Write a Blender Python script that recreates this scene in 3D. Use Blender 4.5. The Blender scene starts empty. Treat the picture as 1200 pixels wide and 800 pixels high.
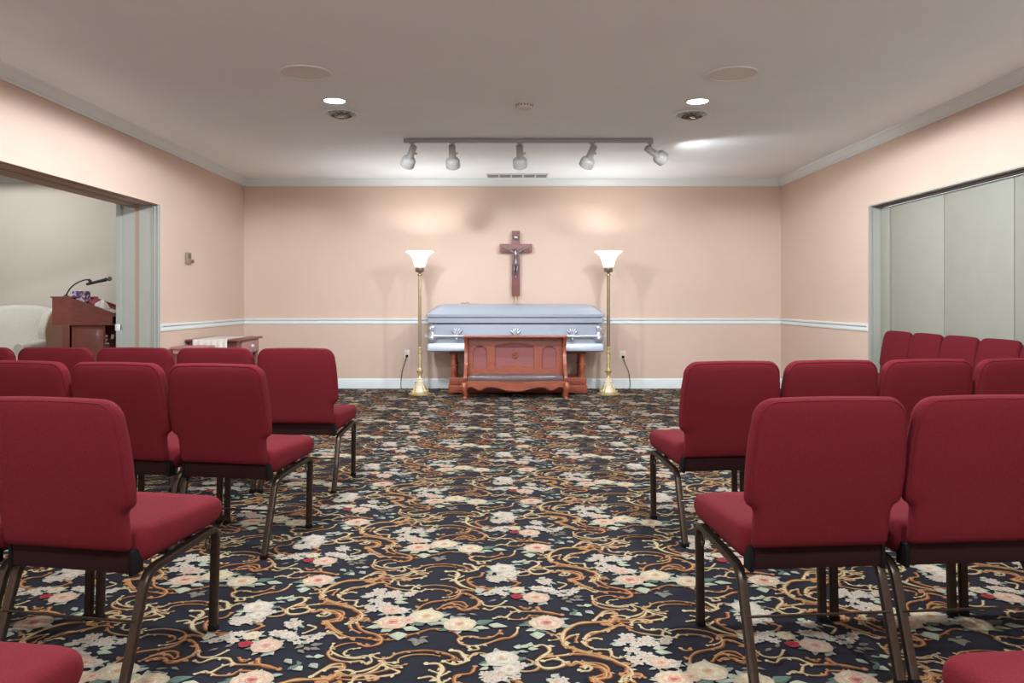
import bpy, bmesh, math, random
import numpy as np
from mathutils import Vector, Matrix

R = math.radians
# ------------------------------------------------------------------ camera
FPX, VX, VY, CAMH = 920.0, 592.0, 352.0, 1.13      # focal length in px, vanishing point, eye height
scene = bpy.context.scene
col = scene.collection
cam_d = bpy.data.cameras.new('camera'); cam = bpy.data.objects.new('camera', cam_d); col.objects.link(cam)
cam.location = (0, 0, CAMH); cam.rotation_euler = (R(90), 0, 0)
cam_d.sensor_width = 36; cam_d.lens = 36 * FPX / 1200
cam_d.shift_x = (600 - VX) / 1200; cam_d.shift_y = -(400 - VY) / 1200
scene.camera = cam
# ------------------------------------------------------------------ world, exposure
world = bpy.data.worlds.new('world'); scene.world = world; world.use_nodes = True
bg = world.node_tree.nodes['Background']
bg.inputs[0].default_value = (0.82, 0.90, 1.0, 1); bg.inputs[1].default_value = 1.0
vs = scene.view_settings
vs.view_transform = 'Standard'; vs.look = 'None'; vs.gamma = 1; vs.exposure = 0.92; vs.use_curve_mapping = False
scene.cycles.use_denoising = True
scene.cycles.max_bounces = 8; scene.cycles.diffuse_bounces = 5
scene.cycles.sample_clamp_indirect = 6
# light strengths
P_REAR_FILL, P_DOWN, P_SPOT, P_TORCH, P_ROOM2 = 22, 142, 12, 15, 46
# ------------------------------------------------------------------ dimensions
XL, XR, YB, YF, ZC = -3.357, 3.544, 10.09, -3.6, 2.688
WT = 0.38                                           # thick wall with a pocket on the left
OL0, OL1, OLZ = 2.6, 7.63, 2.07                     # left opening along y, height
OR0, OR1, ORZ = 2.4, 7.65, 2.055
XP = 3.65                                           # folding partition plane on the right

def S(d): return FPX / d
def PX(px, py, d): return Vector(((px - VX) * d / FPX, d, CAMH - (py - VY) * d / FPX))
def ground(px, py):
    d = CAMH * FPX / (py - VY)
    return ((px - VX) * d / FPX, d)

def lin(c):
    return tuple(((v / 255) / 12.92 if v / 255 <= .04045 else ((v / 255 + .055) / 1.055) ** 2.4) for v in c)

# ------------------------------------------------------------------ materials
MATS = {}
def mat(name, rgb, rough=.6, metal=0, noise=0, nscale=30, bump=0, bscale=400, emit=None, estr=0, sheen=0, spec=.5, trans=0, coat=0, grain=None):
    m = bpy.data.materials.new(name); m.use_nodes = True
    nt = m.node_tree; b = nt.nodes['Principled BSDF']
    c = (*lin(rgb), 1)
    b.inputs['Base Color'].default_value = c
    b.inputs['Roughness'].default_value = rough; b.inputs['Metallic'].default_value = metal
    b.inputs['Specular IOR Level'].default_value = spec
    if sheen:
        b.inputs['Sheen Weight'].default_value = sheen; b.inputs['Sheen Roughness'].default_value = .5
        b.inputs['Sheen Tint'].default_value = (*[min(1, v * 2.2 + .05) for v in c[:3]], 1)
    if coat: b.inputs['Coat Weight'].default_value = coat; b.inputs['Coat Roughness'].default_value = .15
    if trans: b.inputs['Transmission Weight'].default_value = trans
    if emit: b.inputs['Emission Color'].default_value = (*lin(emit), 1); b.inputs['Emission Strength'].default_value = estr
    tc = nt.nodes.new('ShaderNodeTexCoord')
    if noise or grain:
        n = nt.nodes.new('ShaderNodeTexNoise'); n.inputs['Scale'].default_value = nscale; n.inputs['Detail'].default_value = 5
        src = tc.outputs['Object']
        if grain:
            mp = nt.nodes.new('ShaderNodeMapping'); mp.inputs['Scale'].default_value = grain
            nt.links.new(src, mp.inputs[0]); src = mp.outputs[0]
        nt.links.new(src, n.inputs['Vector'])
        mx = nt.nodes.new('ShaderNodeMix'); mx.data_type = 'RGBA'
        k = noise or .3
        mx.inputs[6].default_value = (*[v * (1 - k) for v in c[:3]], 1)
        mx.inputs[7].default_value = (*[min(1, v * (1 + k)) for v in c[:3]], 1)
        rp = nt.nodes.new('ShaderNodeMapRange'); rp.inputs[1].default_value = .3; rp.inputs[2].default_value = .7
        nt.links.new(n.outputs['Fac'], rp.inputs[0]); nt.links.new(rp.outputs[0], mx.inputs[0])
        nt.links.new(mx.outputs[2], b.inputs['Base Color'])
    if bump:
        n2 = nt.nodes.new('ShaderNodeTexNoise'); n2.inputs['Scale'].default_value = bscale; n2.inputs['Detail'].default_value = 3
        nt.links.new(tc.outputs['Object'], n2.inputs['Vector'])
        bp = nt.nodes.new('ShaderNodeBump'); bp.inputs['Strength'].default_value = bump; bp.inputs['Distance'].default_value = .002
        nt.links.new(n2.outputs['Fac'], bp.inputs['Height']); nt.links.new(bp.outputs[0], b.inputs['Normal'])
    MATS[name] = m
    return m

mat('peach_paint', (210, 185, 169), .75, noise=.02, nscale=2, bump=.08, bscale=250)
mat('cream_paint', (214, 206, 194), .75, noise=.02, nscale=2, bump=.08, bscale=250)
mat('ceiling_paint', (240, 248, 253), .85, noise=.015, nscale=2, bump=.1, bscale=200)
mat('white_trim', (222, 230, 231), .45)
mat('jamb_paint', (168, 169, 160), .5)
mat('groove_brown', (168, 144, 122), .6)
mat('track_brown', (96, 74, 66), .5)
mat('groove_mauve', (164, 132, 118), .5)
mat('partition_vinyl', (147, 146, 135), .6, noise=.03, nscale=6, bump=.15, bscale=120)
mat('gap_dark', (40, 32, 30), .8)
mat('pink_wall', (206, 146, 136), .75)
mat('fabric', (101, 27, 35), .9, noise=.2, nscale=330, bump=.6, bscale=700, spec=.12)
mat('fabric_dark', (38, 13, 14), .9, noise=.1, nscale=260, bump=.5, bscale=900, spec=.2)  # chair fabric with the shade below the backrest put into its colour
mat('bronze', (66, 54, 46), .36, metal=.75, noise=.12, nscale=60)
mat('black_plastic', (16, 14, 13), .75, spec=.15)
mat('casket_steel', (166, 175, 189), .32, metal=.25, coat=.4, noise=.02, nscale=5)
mat('casket_silver', (190, 195, 204), .28, metal=.6)
mat('casket_gap', (92, 84, 92), .6)
mat('mahogany', (154, 80, 58), .35, noise=.22, nscale=6, grain=(2, 9, 9), coat=.3)
mat('mahogany_dark', (104, 52, 44), .4, noise=.2, nscale=6, grain=(2, 9, 9), coat=.2)
mat('velvet_brown', (146, 90, 88), .85, noise=.06, nscale=80, sheen=.3)
mat('pad_leather', (104, 84, 84), .3, noise=.12, nscale=20, coat=.3)
mat('brass', (164, 148, 122), .35, metal=.85, noise=.1, nscale=30)
mat('antique_gold', (206, 186, 136), .4, metal=.5, noise=.15, nscale=40)
mat('cream_enamel', (226, 216, 192), .45, noise=.08, nscale=40)
mat('shade_glass', (150, 148, 143), .4, emit=(255, 250, 240), estr=1.15)
mat('lamp_face', (255, 255, 255), .4, emit=(255, 250, 242), estr=7)
mat('spot_grey', (160, 158, 155), .45)
mat('cross_wood', (122, 74, 72), .45, noise=.12, nscale=10, grain=(8, 2, 2))
mat('cross_metal', (128, 122, 124), .35, metal=.7)
mat('outlet_white', (222, 214, 200), .5)
mat('cord_brown', (90, 70, 62), .6)
mat('thermo', (142, 126, 110), .5)
mat('thermo_dark', (104, 90, 78), .5)
mat('lectern_wood', (128, 66, 54), .45, noise=.16, nscale=7, grain=(2, 2, 9), coat=.2)
mat('mic_black', (46, 42, 42), .45)
mat('mic_grille', (110, 106, 104), .4, metal=.6, noise=.3, nscale=400)
mat('linen_chair', (205, 202, 190), .9, noise=.05, nscale=60, bump=.3, bscale=500, sheen=.2)
mat('chair_side', (206, 170, 152), .85, noise=.06, nscale=60)
mat('table_wood', (118, 60, 60), .4, noise=.18, nscale=8, grain=(6, 2, 8), coat=.2)
mat('table_wood_pink', (176, 124, 122), .4, noise=.12, nscale=8, grain=(6, 2, 8))
mat('lace', (214, 208, 198), .9, noise=.14, nscale=90, bump=.6, bscale=160)
mat('tissue_white', (238, 236, 232), .9)
mat('pink_cloth', (176, 92, 112), .9)
mat('detector_white', (214, 211, 206), .5)
mat('speaker_white', (230, 230, 230), .7)
mat('vent_dark', (112, 96, 86), .6)
mat('vent_grey', (150, 152, 156), .5)
mat('window_glass', (235, 240, 245), .05, trans=1)
# patterned tissue box: voronoi print
def tissue_mat():
    m = bpy.data.materials.new('tissue_print'); m.use_nodes = True; nt = m.node_tree; b = nt.nodes['Principled BSDF']
    tc = nt.nodes.new('ShaderNodeTexCoord'); v = nt.nodes.new('ShaderNodeTexVoronoi'); v.inputs['Scale'].default_value = 48
    cr = nt.nodes.new('ShaderNodeValToRGB'); cr.color_ramp.interpolation = 'CONSTANT'
    e = cr.color_ramp.elements; e[0].color = (*lin((84, 66, 140)), 1); e[1].position = .4; e[1].color = (*lin((196, 190, 206)), 1)
    for p, c in ((.58, (176, 118, 60)), (.72, (226, 224, 226)), (.86, (110, 60, 120))):
        x = e.new(p); x.color = (*lin(c), 1)
    sep = nt.nodes.new('ShaderNodeSeparateColor')
    nt.links.new(tc.outputs['Object'], v.inputs['Vector']); nt.links.new(v.outputs['Color'], sep.inputs[0])
    nt.links.new(sep.outputs[0], cr.inputs[0]); nt.links.new(cr.outputs[0], b.inputs['Base Color']); b.inputs['Roughness'].default_value = .5
    MATS['tissue_print'] = m
tissue_mat()
# carpet ground and carpet motif colours
def carpet_mats():
    for name in ('carpet_ground', 'carpet_motif'):
        m = bpy.data.materials.new(name); m.use_nodes = True; nt = m.node_tree; b = nt.nodes['Principled BSDF']
        tc = nt.nodes.new('ShaderNodeTexCoord')
        n = nt.nodes.new('ShaderNodeTexNoise'); n.inputs['Scale'].default_value = 420; n.inputs['Detail'].default_value = 2
        nt.links.new(tc.outputs['Object'], n.inputs['Vector'])
        mr = nt.nodes.new('ShaderNodeMapRange'); mr.inputs[1].default_value = .3; mr.inputs[2].default_value = .7
        mr.inputs[3].default_value = .74 if name == 'carpet_ground' else .33; mr.inputs[4].default_value = 1.18 if name == 'carpet_ground' else .60
        nt.links.new(n.outputs['Fac'], mr.inputs[0])
        mx = nt.nodes.new('ShaderNodeMix'); mx.data_type = 'RGBA'; mx.blend_type = 'MULTIPLY'; mx.inputs[0].default_value = 1
        if name == 'carpet_ground':
            n2 = nt.nodes.new('ShaderNodeTexNoise'); n2.inputs['Scale'].default_value = 3.2; n2.inputs['Detail'].default_value = 2
            nt.links.new(tc.outputs['Object'], n2.inputs['Vector'])
            cr = nt.nodes.new('ShaderNodeValToRGB'); e = cr.color_ramp.elements
            e[0].position = .35; e[0].color = (*lin((15, 16, 27)), 1); e[1].position = .7; e[1].color = (*lin((20, 20, 30)), 1)
            nt.links.new(n2.outputs['Fac'], cr.inputs[0]); nt.links.new(cr.outputs[0], mx.inputs[6])
        else:
            a = nt.nodes.new('ShaderNodeVertexColor'); a.layer_name = 'Col'; nt.links.new(a.outputs[0], mx.inputs[6])
        nt.links.new(mr.outputs[0], mx.inputs[7]); nt.links.new(mx.outputs[2], b.inputs['Base Color'])
        b.inputs['Roughness'].default_value = .95; b.inputs['Specular IOR Level'].default_value = .15
        b.inputs['Sheen Weight'].default_value = .05; b.inputs['Sheen Tint'].default_value = (.8, .75, .8, 1)
        MATS[name] = m
carpet_mats()

# ------------------------------------------------------------------ mesh helpers
class MB:
    def __init__(s): s.bm = bmesh.new()
    def add(s, verts, faces):
        vs_ = [s.bm.verts.new(v) for v in verts]
        for f in faces:
            try: s.bm.faces.new([vs_[i] for i in f])
            except ValueError: pass
        return vs_
    def box(s, x0, x1, y0, y1, z0, z1, bevel=0, seg=2, M=None):
        v = [(x, y, z) for x in (x0, x1) for y in (y0, y1) for z in (z0, z1)]
        if M: v = [M @ Vector(p) for p in v]
        tmp = bmesh.new(); vv = [tmp.verts.new(p) for p in v]
        for f in ((0, 1, 3, 2), (4, 6, 7, 5), (0, 4, 5, 1), (2, 3, 7, 6), (0, 2, 6, 4), (1, 5, 7, 3)): tmp.faces.new([vv[i] for i in f])
        if bevel: bmesh.ops.bevel(tmp, geom=tmp.edges[:], offset=bevel, segments=seg, affect='EDGES', profile=.5)
        me = bpy.data.meshes.new('t'); tmp.to_mesh(me); tmp.free(); s.bm.from_mesh(me); bpy.data.meshes.remove(me)
        return s
    def tube(s, pts, r, n=10, cap=True, closed=False, flat=None, up=None):
        """sweep a round (or flat=(a,b) rounded-rectangle) section along pts; r number or list"""
        P = [Vector(p) for p in pts]; N = len(P)
        rs = r if isinstance(r, (list, tuple)) else [r] * N
        T = []
        for i in range(N):
            a = P[(i - 1) % N] if closed or i > 0 else P[0]; b = P[(i + 1) % N] if closed or i < N - 1 else P[-1]
            t = (b - a); T.append(t.normalized() if t.length > 1e-9 else Vector((0, 0, 1)))
        nrm = Vector(up) if up else (Vector((1, 0, 0)) if abs(T[0].x) < .9 else Vector((0, 1, 0)))
        verts = []; rings = []
        for i in range(N):
            nrm = (nrm - T[i] * nrm.dot(T[i])).normalized(); bi = T[i].cross(nrm)
            ring = []
            for k in range(n):
                a = 2 * math.pi * (k + .5) / n; ca, sa = math.cos(a), math.sin(a)
                if flat:
                    e = .45; ca = math.copysign(abs(ca) ** e, ca) * flat[0]; sa = math.copysign(abs(sa) ** e, sa) * flat[1]
                ring.append(len(verts)); verts.append(P[i] + (nrm * ca + bi * sa) * rs[i])
            rings.append(ring)
        F = []
        for i in range(N if closed else N - 1):
            a, b = rings[i], rings[(i + 1) % N]
            for k in range(n): F.append((a[k], a[(k + 1) % n], b[(k + 1) % n], b[k]))
        if cap and not closed: F.append(tuple(reversed(rings[0]))); F.append(tuple(rings[-1]))
        s.add(verts, F); return s
    def lathe(s, prof, n=24, c=(0, 0, 0), M=None, cap=True):
        verts = []; F = []
        for r, z in prof:
            for k in range(n):
                a = 2 * math.pi * k / n; p = Vector((c[0] + r * math.cos(a), c[1] + r * math.sin(a), c[2] + z))
                verts.append(M @ p if M else p)
        for i in range(len(prof) - 1):
            for k in range(n): F.append((i * n + k, i * n + (k + 1) % n, (i + 1) * n + (k + 1) % n, (i + 1) * n + k))
        if cap:
            F.append(tuple(reversed(range(n)))); F.append(tuple(range((len(prof) - 1) * n, len(prof) * n)))
        s.add(verts, F); return s
    def prism(s, poly, t0, t1, fn):
        """poly [(a,b)], fn(a,b,t) -> xyz"""
        n = len(poly); v = [fn(a, b, t0) for a, b in poly] + [fn(a, b, t1) for a, b in poly]
        F = [tuple(reversed(range(n))), tuple(range(n, 2 * n))] + [(i, (i + 1) % n, n + (i + 1) % n, n + i) for i in range(n)]
        s.add(v, F); return s
    def puff(s, outline, prof, fn, center):
        """outline scaled about center by prof [(k, off)], closed at both ends"""
        n = len(outline); verts = []; F = []
        for k, off in prof:
            for a, b in outline: verts.append(fn(center[0] + (a - center[0]) * k, center[1] + (b - center[1]) * k, off))
        for i in range(len(prof) - 1):
            for j in range(n): F.append((i * n + j, i * n + (j + 1) % n, (i + 1) * n + (j + 1) % n, (i + 1) * n + j))
        F.append(tuple(reversed(range(n)))); F.append(tuple(range((len(prof) - 1) * n, len(prof) * n)))
        s.add(verts, F); return s
    def sphere(s, c, r, n=16, m=8, sc=(1, 1, 1)):
        prof = [(max(1e-4, math.sin(math.pi * i / m)), -math.cos(math.pi * i / m)) for i in range(m + 1)]
        M = Matrix.Translation(c) @ Matrix.Diagonal((r * sc[0], r * sc[1], r * sc[2], 1))
        return s.lathe(prof, n, M=M)
    def build(s, name, m, parent=None, angle=40, smooth=True):
        bmesh.ops.recalc_face_normals(s.bm, faces=s.bm.faces[:])
        me = bpy.data.meshes.new(name); s.bm.to_mesh(me); s.bm.free()
        if m: me.materials.append(MATS[m])
        if smooth:
            me.polygons.foreach_set('use_smooth', [True] * len(me.polygons)); me.set_sharp_from_angle(angle=R(angle))
        o = bpy.data.objects.new(name, me); col.objects.link(o)
        if parent: o.parent = parent
        return o

def tag(o, label=None, cat=None, group=None, kind=None):
    for k, v in (('label', label), ('category', cat), ('group', group), ('kind', kind)):
        if v: o[k] = v
    return o
def thing(name, label, cat, loc=(0, 0, 0), rz=0, group=None):
    o = bpy.data.objects.new(name, None); o.empty_display_size = .1; col.objects.link(o)
    o.location = loc; o.rotation_euler = (0, 0, rz)
    return tag(o, label, cat, group)
def struct(name, mb, m, label=None, parent=None, **k):
    o = mb.build(name, m, parent, **k)
    if not parent: o['kind'] = 'structure'
    if label: o['label'] = label
    return o
def bx(*a, **k): return MB().box(*a, **k)
def rounded(hx, hy, r, n=6, cx=0, cy=0):
    out = []
    for qx, qy, a0 in ((1, 1, 0), (-1, 1, 90), (-1, -1, 180), (1, -1, 270)):
        for i in range(n + 1):
            a = R(a0 + 90 * i / n); out.append((cx + qx * (hx - r) + r * math.cos(a), cy + qy * (hy - r) + r * math.sin(a)))
    return out
def crom(P, k=4, closed=False):
    """Catmull-Rom resample"""
    P = [np.array(p, float) for p in P]; n = len(P); out = []
    for i in range(n if closed else n - 1):
        p0 = P[(i - 1) % n] if closed or i else P[0] * 2 - P[1]; p1 = P[i]; p2 = P[(i + 1) % n]
        p3 = P[(i + 2) % n] if closed or i + 2 < n else p2 * 2 - p1
        for j in range(k):
            t = j / k
            out.append(.5 * ((2 * p1) + (-p0 + p2) * t + (2 * p0 - 5 * p1 + 4 * p2 - p3) * t * t + (-p0 + 3 * p1 - 3 * p2 + p3) * t ** 3))
    if not closed: out.append(P[-1])
    return out
def fillet(pts, rad, n=5):
    P = [Vector(p) for p in pts]; out = [P[0]]
    for i in range(1, len(P) - 1):
        a = (P[i - 1] - P[i]).normalized(); b = (P[i + 1] - P[i]).normalized()
        p0 = P[i] + a * rad; p1 = P[i] + b * rad
        for j in range(n + 1):
            t = j / n; out.append(p0 * (1 - t) ** 2 + P[i] * 2 * t * (1 - t) + p1 * t * t)
    out.append(P[-1]); return out
def filled(name, splines, extr, m, fn, parent=None, bevel=0):
    """2-D shape with holes (list of closed outlines) extruded; fn maps (a,b,t)->xyz"""
    cu = bpy.data.curves.new(name, 'CURVE'); cu.dimensions = '2D'; cu.fill_mode = 'BOTH'; cu.extrude = extr / 2; cu.bevel_depth = bevel
    for spl in splines:
        sp = cu.splines.new('POLY'); sp.points.add(len(spl) - 1); sp.use_cyclic_u = True
        for p, (a, b) in zip(sp.points, spl): p.co = (a, b, 0, 1)
    tmp = bpy.data.objects.new(name, cu); col.objects.link(tmp)
    bpy.context.view_layer.update()
    dg = bpy.context.evaluated_depsgraph_get()
    me = bpy.data.meshes.new_from_object(tmp.evaluated_get(dg)); bpy.data.objects.remove(tmp); bpy.data.curves.remove(cu)
    for v in me.vertices: v.co = fn(v.co.x, v.co.y, v.co.z)
    bm = bmesh.new(); bm.from_mesh(me); bmesh.ops.remove_doubles(bm, verts=bm.verts[:], dist=1e-5)
    bmesh.ops.recalc_face_normals(bm, faces=bm.faces[:]); bm.to_mesh(me); bm.free()
    me.name = name; me.materials.clear(); me.materials.append(MATS[m])
    o = bpy.data.objects.new(name, me); col.objects.link(o)
    if parent: o.parent = parent
    return o
def copy_tree(o, parent=None):
    c = o.copy(); col.objects.link(c); c.parent = parent
    for ch in list(o.children):
        if ch.type != 'LIGHT': copy_tree(ch, c)
    return c
def light(name, kind, loc, power, colr=(1, 1, 1), parent=None, aim=None, **k):
    d = bpy.data.lights.new(name, kind); d.energy = power; d.color = colr
    for a, b in k.items(): setattr(d, a, b)
    o = bpy.data.objects.new(name, d); col.objects.link(o); o.location = loc
    if aim is not None: o.rotation_euler = (Vector(aim) - Vector(loc)).to_track_quat('-Z', 'Y').to_euler()
    if parent: o.parent = parent
    return o

# ================================================================== STRUCTURE
RX0 = -8.2                                           # far side of the room beyond the left opening
floor = struct('floor', bx(RX0 - .1, XP + .1, YF - .1, YB + .1, -.1, 0), 'carpet_ground', 'navy carpet with scrolls and bunches of roses')
struct('ceiling', bx(RX0 - .1, XP + .1, YF - .1, YB + .1, ZC, ZC + .1), 'ceiling_paint', 'plain off-white ceiling')
struct('wall_back', bx(XL - WT, XR + .16, YB, YB + .12, 0, ZC), 'peach_paint', 'peach wall behind the casket')
w = MB()
w.box(XL - WT, XL, OL1, YB, 0, ZC); w.box(XL - WT, XL, YF, OL0, 0, ZC); w.box(XL - WT, XL, OL0, OL1, OLZ, ZC)
struct('wall_left', w, 'peach_paint', 'peach wall with a wide opening into the next room')
w = MB()
w.box(XR, XR + .16, OR1, YB, 0, ZC); w.box(XR, XR + .16, YF, OR0, 0, ZC); w.box(XR, XR + .16, OR0, OR1, ORZ, ZC)
struct('wall_right', w, 'peach_paint', 'peach wall with a wide opening closed by a folding partition')
# wall behind the camera with two unseen windows added for fill light
w = MB()
FILL_WIN = ((-2.6, -.9), (.9, 2.6)); WZ0, WZ1 = .75, 2.25
w.box(XL, XR, YF - .15, YF, 0, WZ0); w.box(XL, XR, YF - .15, YF, WZ1, ZC)
for a, b in ((XL, FILL_WIN[0][0]), (FILL_WIN[0][1], FILL_WIN[1][0]), (FILL_WIN[1][1], XR)): w.box(a, b, YF - .15, YF, WZ0, WZ1)
struct('wall_rear', w, 'peach_paint', 'peach wall behind the seating')
for i, (a, b) in enumerate(FILL_WIN):
    f = MB()
    for q in ((a, a + .05, WZ0, WZ1), (b - .05, b, WZ0, WZ1), (a, b, WZ0, WZ0 + .05), (a, b, WZ1 - .05, WZ1), ((a + b) / 2 - .02, (a + b) / 2 + .02, WZ0, WZ1)):
        f.box(q[0], q[1], YF - .1, YF - .04, q[2], q[3])
    struct('window_%d' % (i + 1), f, 'white_trim', 'white window frame behind the seating')
    light('daylight', 'AREA', ((a + b) / 2, YF - .2, (WZ0 + WZ1) / 2), P_REAR_FILL, (.93, .97, 1.0), aim=((a + b) / 2, 0, (WZ0 + WZ1) / 2 - .1), shape='RECTANGLE', size=b - a - .1, size_y=WZ1 - WZ0 - .1)  # fill lamp added behind the camera to brighten the room
# room beyond the left opening
struct('wall_next_room', bx(RX0, XL - WT, 9.8, YB + .12, 0, ZC), 'cream_paint', 'cream wall of the next room')
struct('wall_next_room_side', bx(RX0 - .12, RX0, YF, YB + .12, 0, ZC), 'cream_paint', 'cream side wall of the next room')
struct('wall_next_room_rear', bx(RX0, XL - WT, YF - .15, YF, 0, ZC), 'cream_paint', 'cream wall at the rear of the next room')
# crown, rail and baseboard profiles swept along walls
CROWN = [(0, 0), (.012, 0), (.016, .014), (.026, .02), (.05, .052), (.066, .068), (.074, .07), (.078, .088), (0, .088)]
RAIL = [(0, 0), (.012, .004), (.016, .018), (.014, .045), (.03, .056), (.032, .07), (.02, .076), (0, .076)]
BASE = [(0, 0), (.016, 0), (.016, .105), (.012, .118), (.006, .13), (0, .13)]
def run(mb, prof, x0, y0, x1, y1, nx, ny, z):
    """moulding from (x0,y0) to (x1,y1), standing off the wall towards (nx,ny)"""
    n = len(prof); v = []
    for (x, y) in ((x0, y0), (x1, y1)):
        for a, b in prof: v.append((x + nx * a, y + ny * a, z + b))
    mb.add(v, [tuple(range(n)), tuple(range(2 * n - 1, n - 1, -1))] + [(i, (i + 1) % n, n + (i + 1) % n, n + i) for i in range(n)])
    return mb
ZCR = ZC - .088
struct('trim_1', run(MB(), CROWN, XL, YB, XR, YB, 0, -1, ZCR), 'white_trim', 'white crown moulding on the back wall', angle=20)
struct('trim_2', run(MB(), CROWN, XL, YF, XL, YB, 1, 0, ZCR), 'white_trim', 'white crown moulding on the left wall', angle=20)
struct('trim_3', run(MB(), CROWN, XR, YF, XR, YB, -1, 0, ZCR), 'white_trim', 'white crown moulding on the right wall', angle=20)
struct('trim_4', run(MB(), CROWN, RX0, 9.8, XL - WT, 9.8, 0, -1, ZCR), 'white_trim', 'white crown moulding in the next room', angle=20)
ZR = .825
struct('trim_5', run(MB(), RAIL, XL, YB, XR, YB, 0, -1, ZR), 'white_trim', 'white chair rail on the back wall', angle=20)
struct('trim_6', run(MB(), RAIL, XL, OL1, XL, YB, 1, 0, ZR), 'white_trim', 'white chair rail on the left wall', angle=20)
struct('trim_7', run(MB(), RAIL, XR, OR1, XR, YB, -1, 0, ZR), 'white_trim', 'white chair rail on the right wall', angle=20)
struct('baseboard_back', run(MB(), BASE, XL, YB, XR, YB, 0, -1, 0), 'white_trim', 'white baseboard of the back wall', angle=20)
struct('baseboard_left', run(MB(), BASE, XL, OL1, XL, YB, 1, 0, 0), 'white_trim', 'white baseboard of the left wall', angle=20)
struct('baseboard_right', run(MB(), BASE, XR, OR1, XR, YB, -1, 0, 0), 'white_trim', 'white baseboard of the right wall', angle=20)
# left opening: jamb with a pocket groove, casing edges, soffit with a sliding-door track
j = MB(); T = .012
xa, xb = XL - WT, XL
j.box(xb - .075, xb + .006, OL1 - T, OL1, 0, OLZ); j.box(xb - .20, xb - .075, OL1 - T * .5, OL1, 0, OLZ)
j.box(xa - .006, xa + .14, OL1 - T * .6, OL1, 0, OLZ); j.box(xa - .03, xa + .012, OL1 - .03, OL1 + .02, 0, OLZ)
j.box(xb - .05, xb - .042, OL1 - T - .008, OL1 - T, 0, OLZ); j.box(xb - .016, xb - .006, OL1 - T - .008, OL1 - T, 0, OLZ)
struct('trim_8', j, 'jamb_paint', 'pale painted jamb of the left opening')
struct('trim_9', bx(xa + .14, xb - .20, OL1 - .003, OL1 + .02, 0, OLZ), 'groove_brown', 'brown pocket groove in the left jamb')
j = MB(); j.box(xb - .05, xb + .004, OL0, OL1, OLZ - .012, OLZ); j.box(xb - .17, xb - .09, OL0, OL1, OLZ - .012, OLZ)
j.box(xa, xb - .25, OL0, OL1, OLZ - .012, OLZ)
struct('trim_10', j, 'peach_paint', 'peach soffit strips of the left opening')
j = MB(); j.box(xb - .09, xb - .05, OL0, OL1, OLZ - .004, OLZ + .002); j.box(xb - .25, xb - .17, OL0, OL1, OLZ - .004, OLZ + .002)
struct('trim_11', j, 'groove_mauve', 'brown track grooves in the soffit of the left opening')
# rail stub on the far face of the thick wall
struct('trim_12', bx(xa - .04, xa + .012, OL1 - .035, OL1 + .03, ZR + .01, ZR + .076, bevel=.008), 'white_trim', 'white chair rail end in the next room')
# right opening: jamb, soffit, track
j = MB(); j.box(XR - .006, XP + .02, OR1 - .012, OR1, 0, ORZ); j.box(XR - .008, XR + .02, OR1 - .02, OR1, 0, ORZ)
struct('trim_13', j, 'jamb_paint', 'pale painted jamb of the right opening')
struct('trim_14', bx(XR - .004, XR + .05, OR0, OR1 - .012, ORZ - .012, ORZ), 'jamb_paint', 'pale soffit strip of the right opening')
struct('trim_15', bx(XP - .05, XP + .02, OR0, OR1 - .012, ORZ - .024, ORZ), 'track_brown', 'brown ceiling track of the folding partition')
# the partition itself
pt = thing('folding_partition', 'beige vinyl folding partition closing the opening in the right wall', 'partition', (XP, 5, 0))
ys = [OR1 - .014, 7.455]; y = 7.425
while y > OR0 + .2: ys += [y, y - .891]; y -= .9
for a, b in zip(ys[0::2], ys[1::2]):
    b = max(b, OR0)
    p = bx(0, .045, b - 5, a - 5, .012, ORZ - .030, bevel=.004).build('panel', 'partition_vinyl', pt)
bx(.02, .04, OR0 - 5, OR1 - .02 - 5, .014, ORZ - .04).build('hinge_core', 'gap_dark', pt)

# ================================================================== CARPET MOTIFS (woven pattern laid out on the floor)
LAT_A, LAT_B = np.array((.896, .415)), np.array((0., .83))
REG = {1: (430, 640, 180 / 1200), 2: (600, 640, 180 / 1200), 3: (380, 700, .125), 4: (520, 700, .125), 5: (660, 700, .125)}
def fl(r, x, y):
    ox, oy, k = REG[r]; return np.array(ground(ox + x * k, oy + y * k))
CREAM, GOLD, ORANGE, RUST, BROWN = (236, 218, 172), (212, 164, 100), (192, 116, 62), (118, 60, 34), (34, 22, 22)
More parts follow.
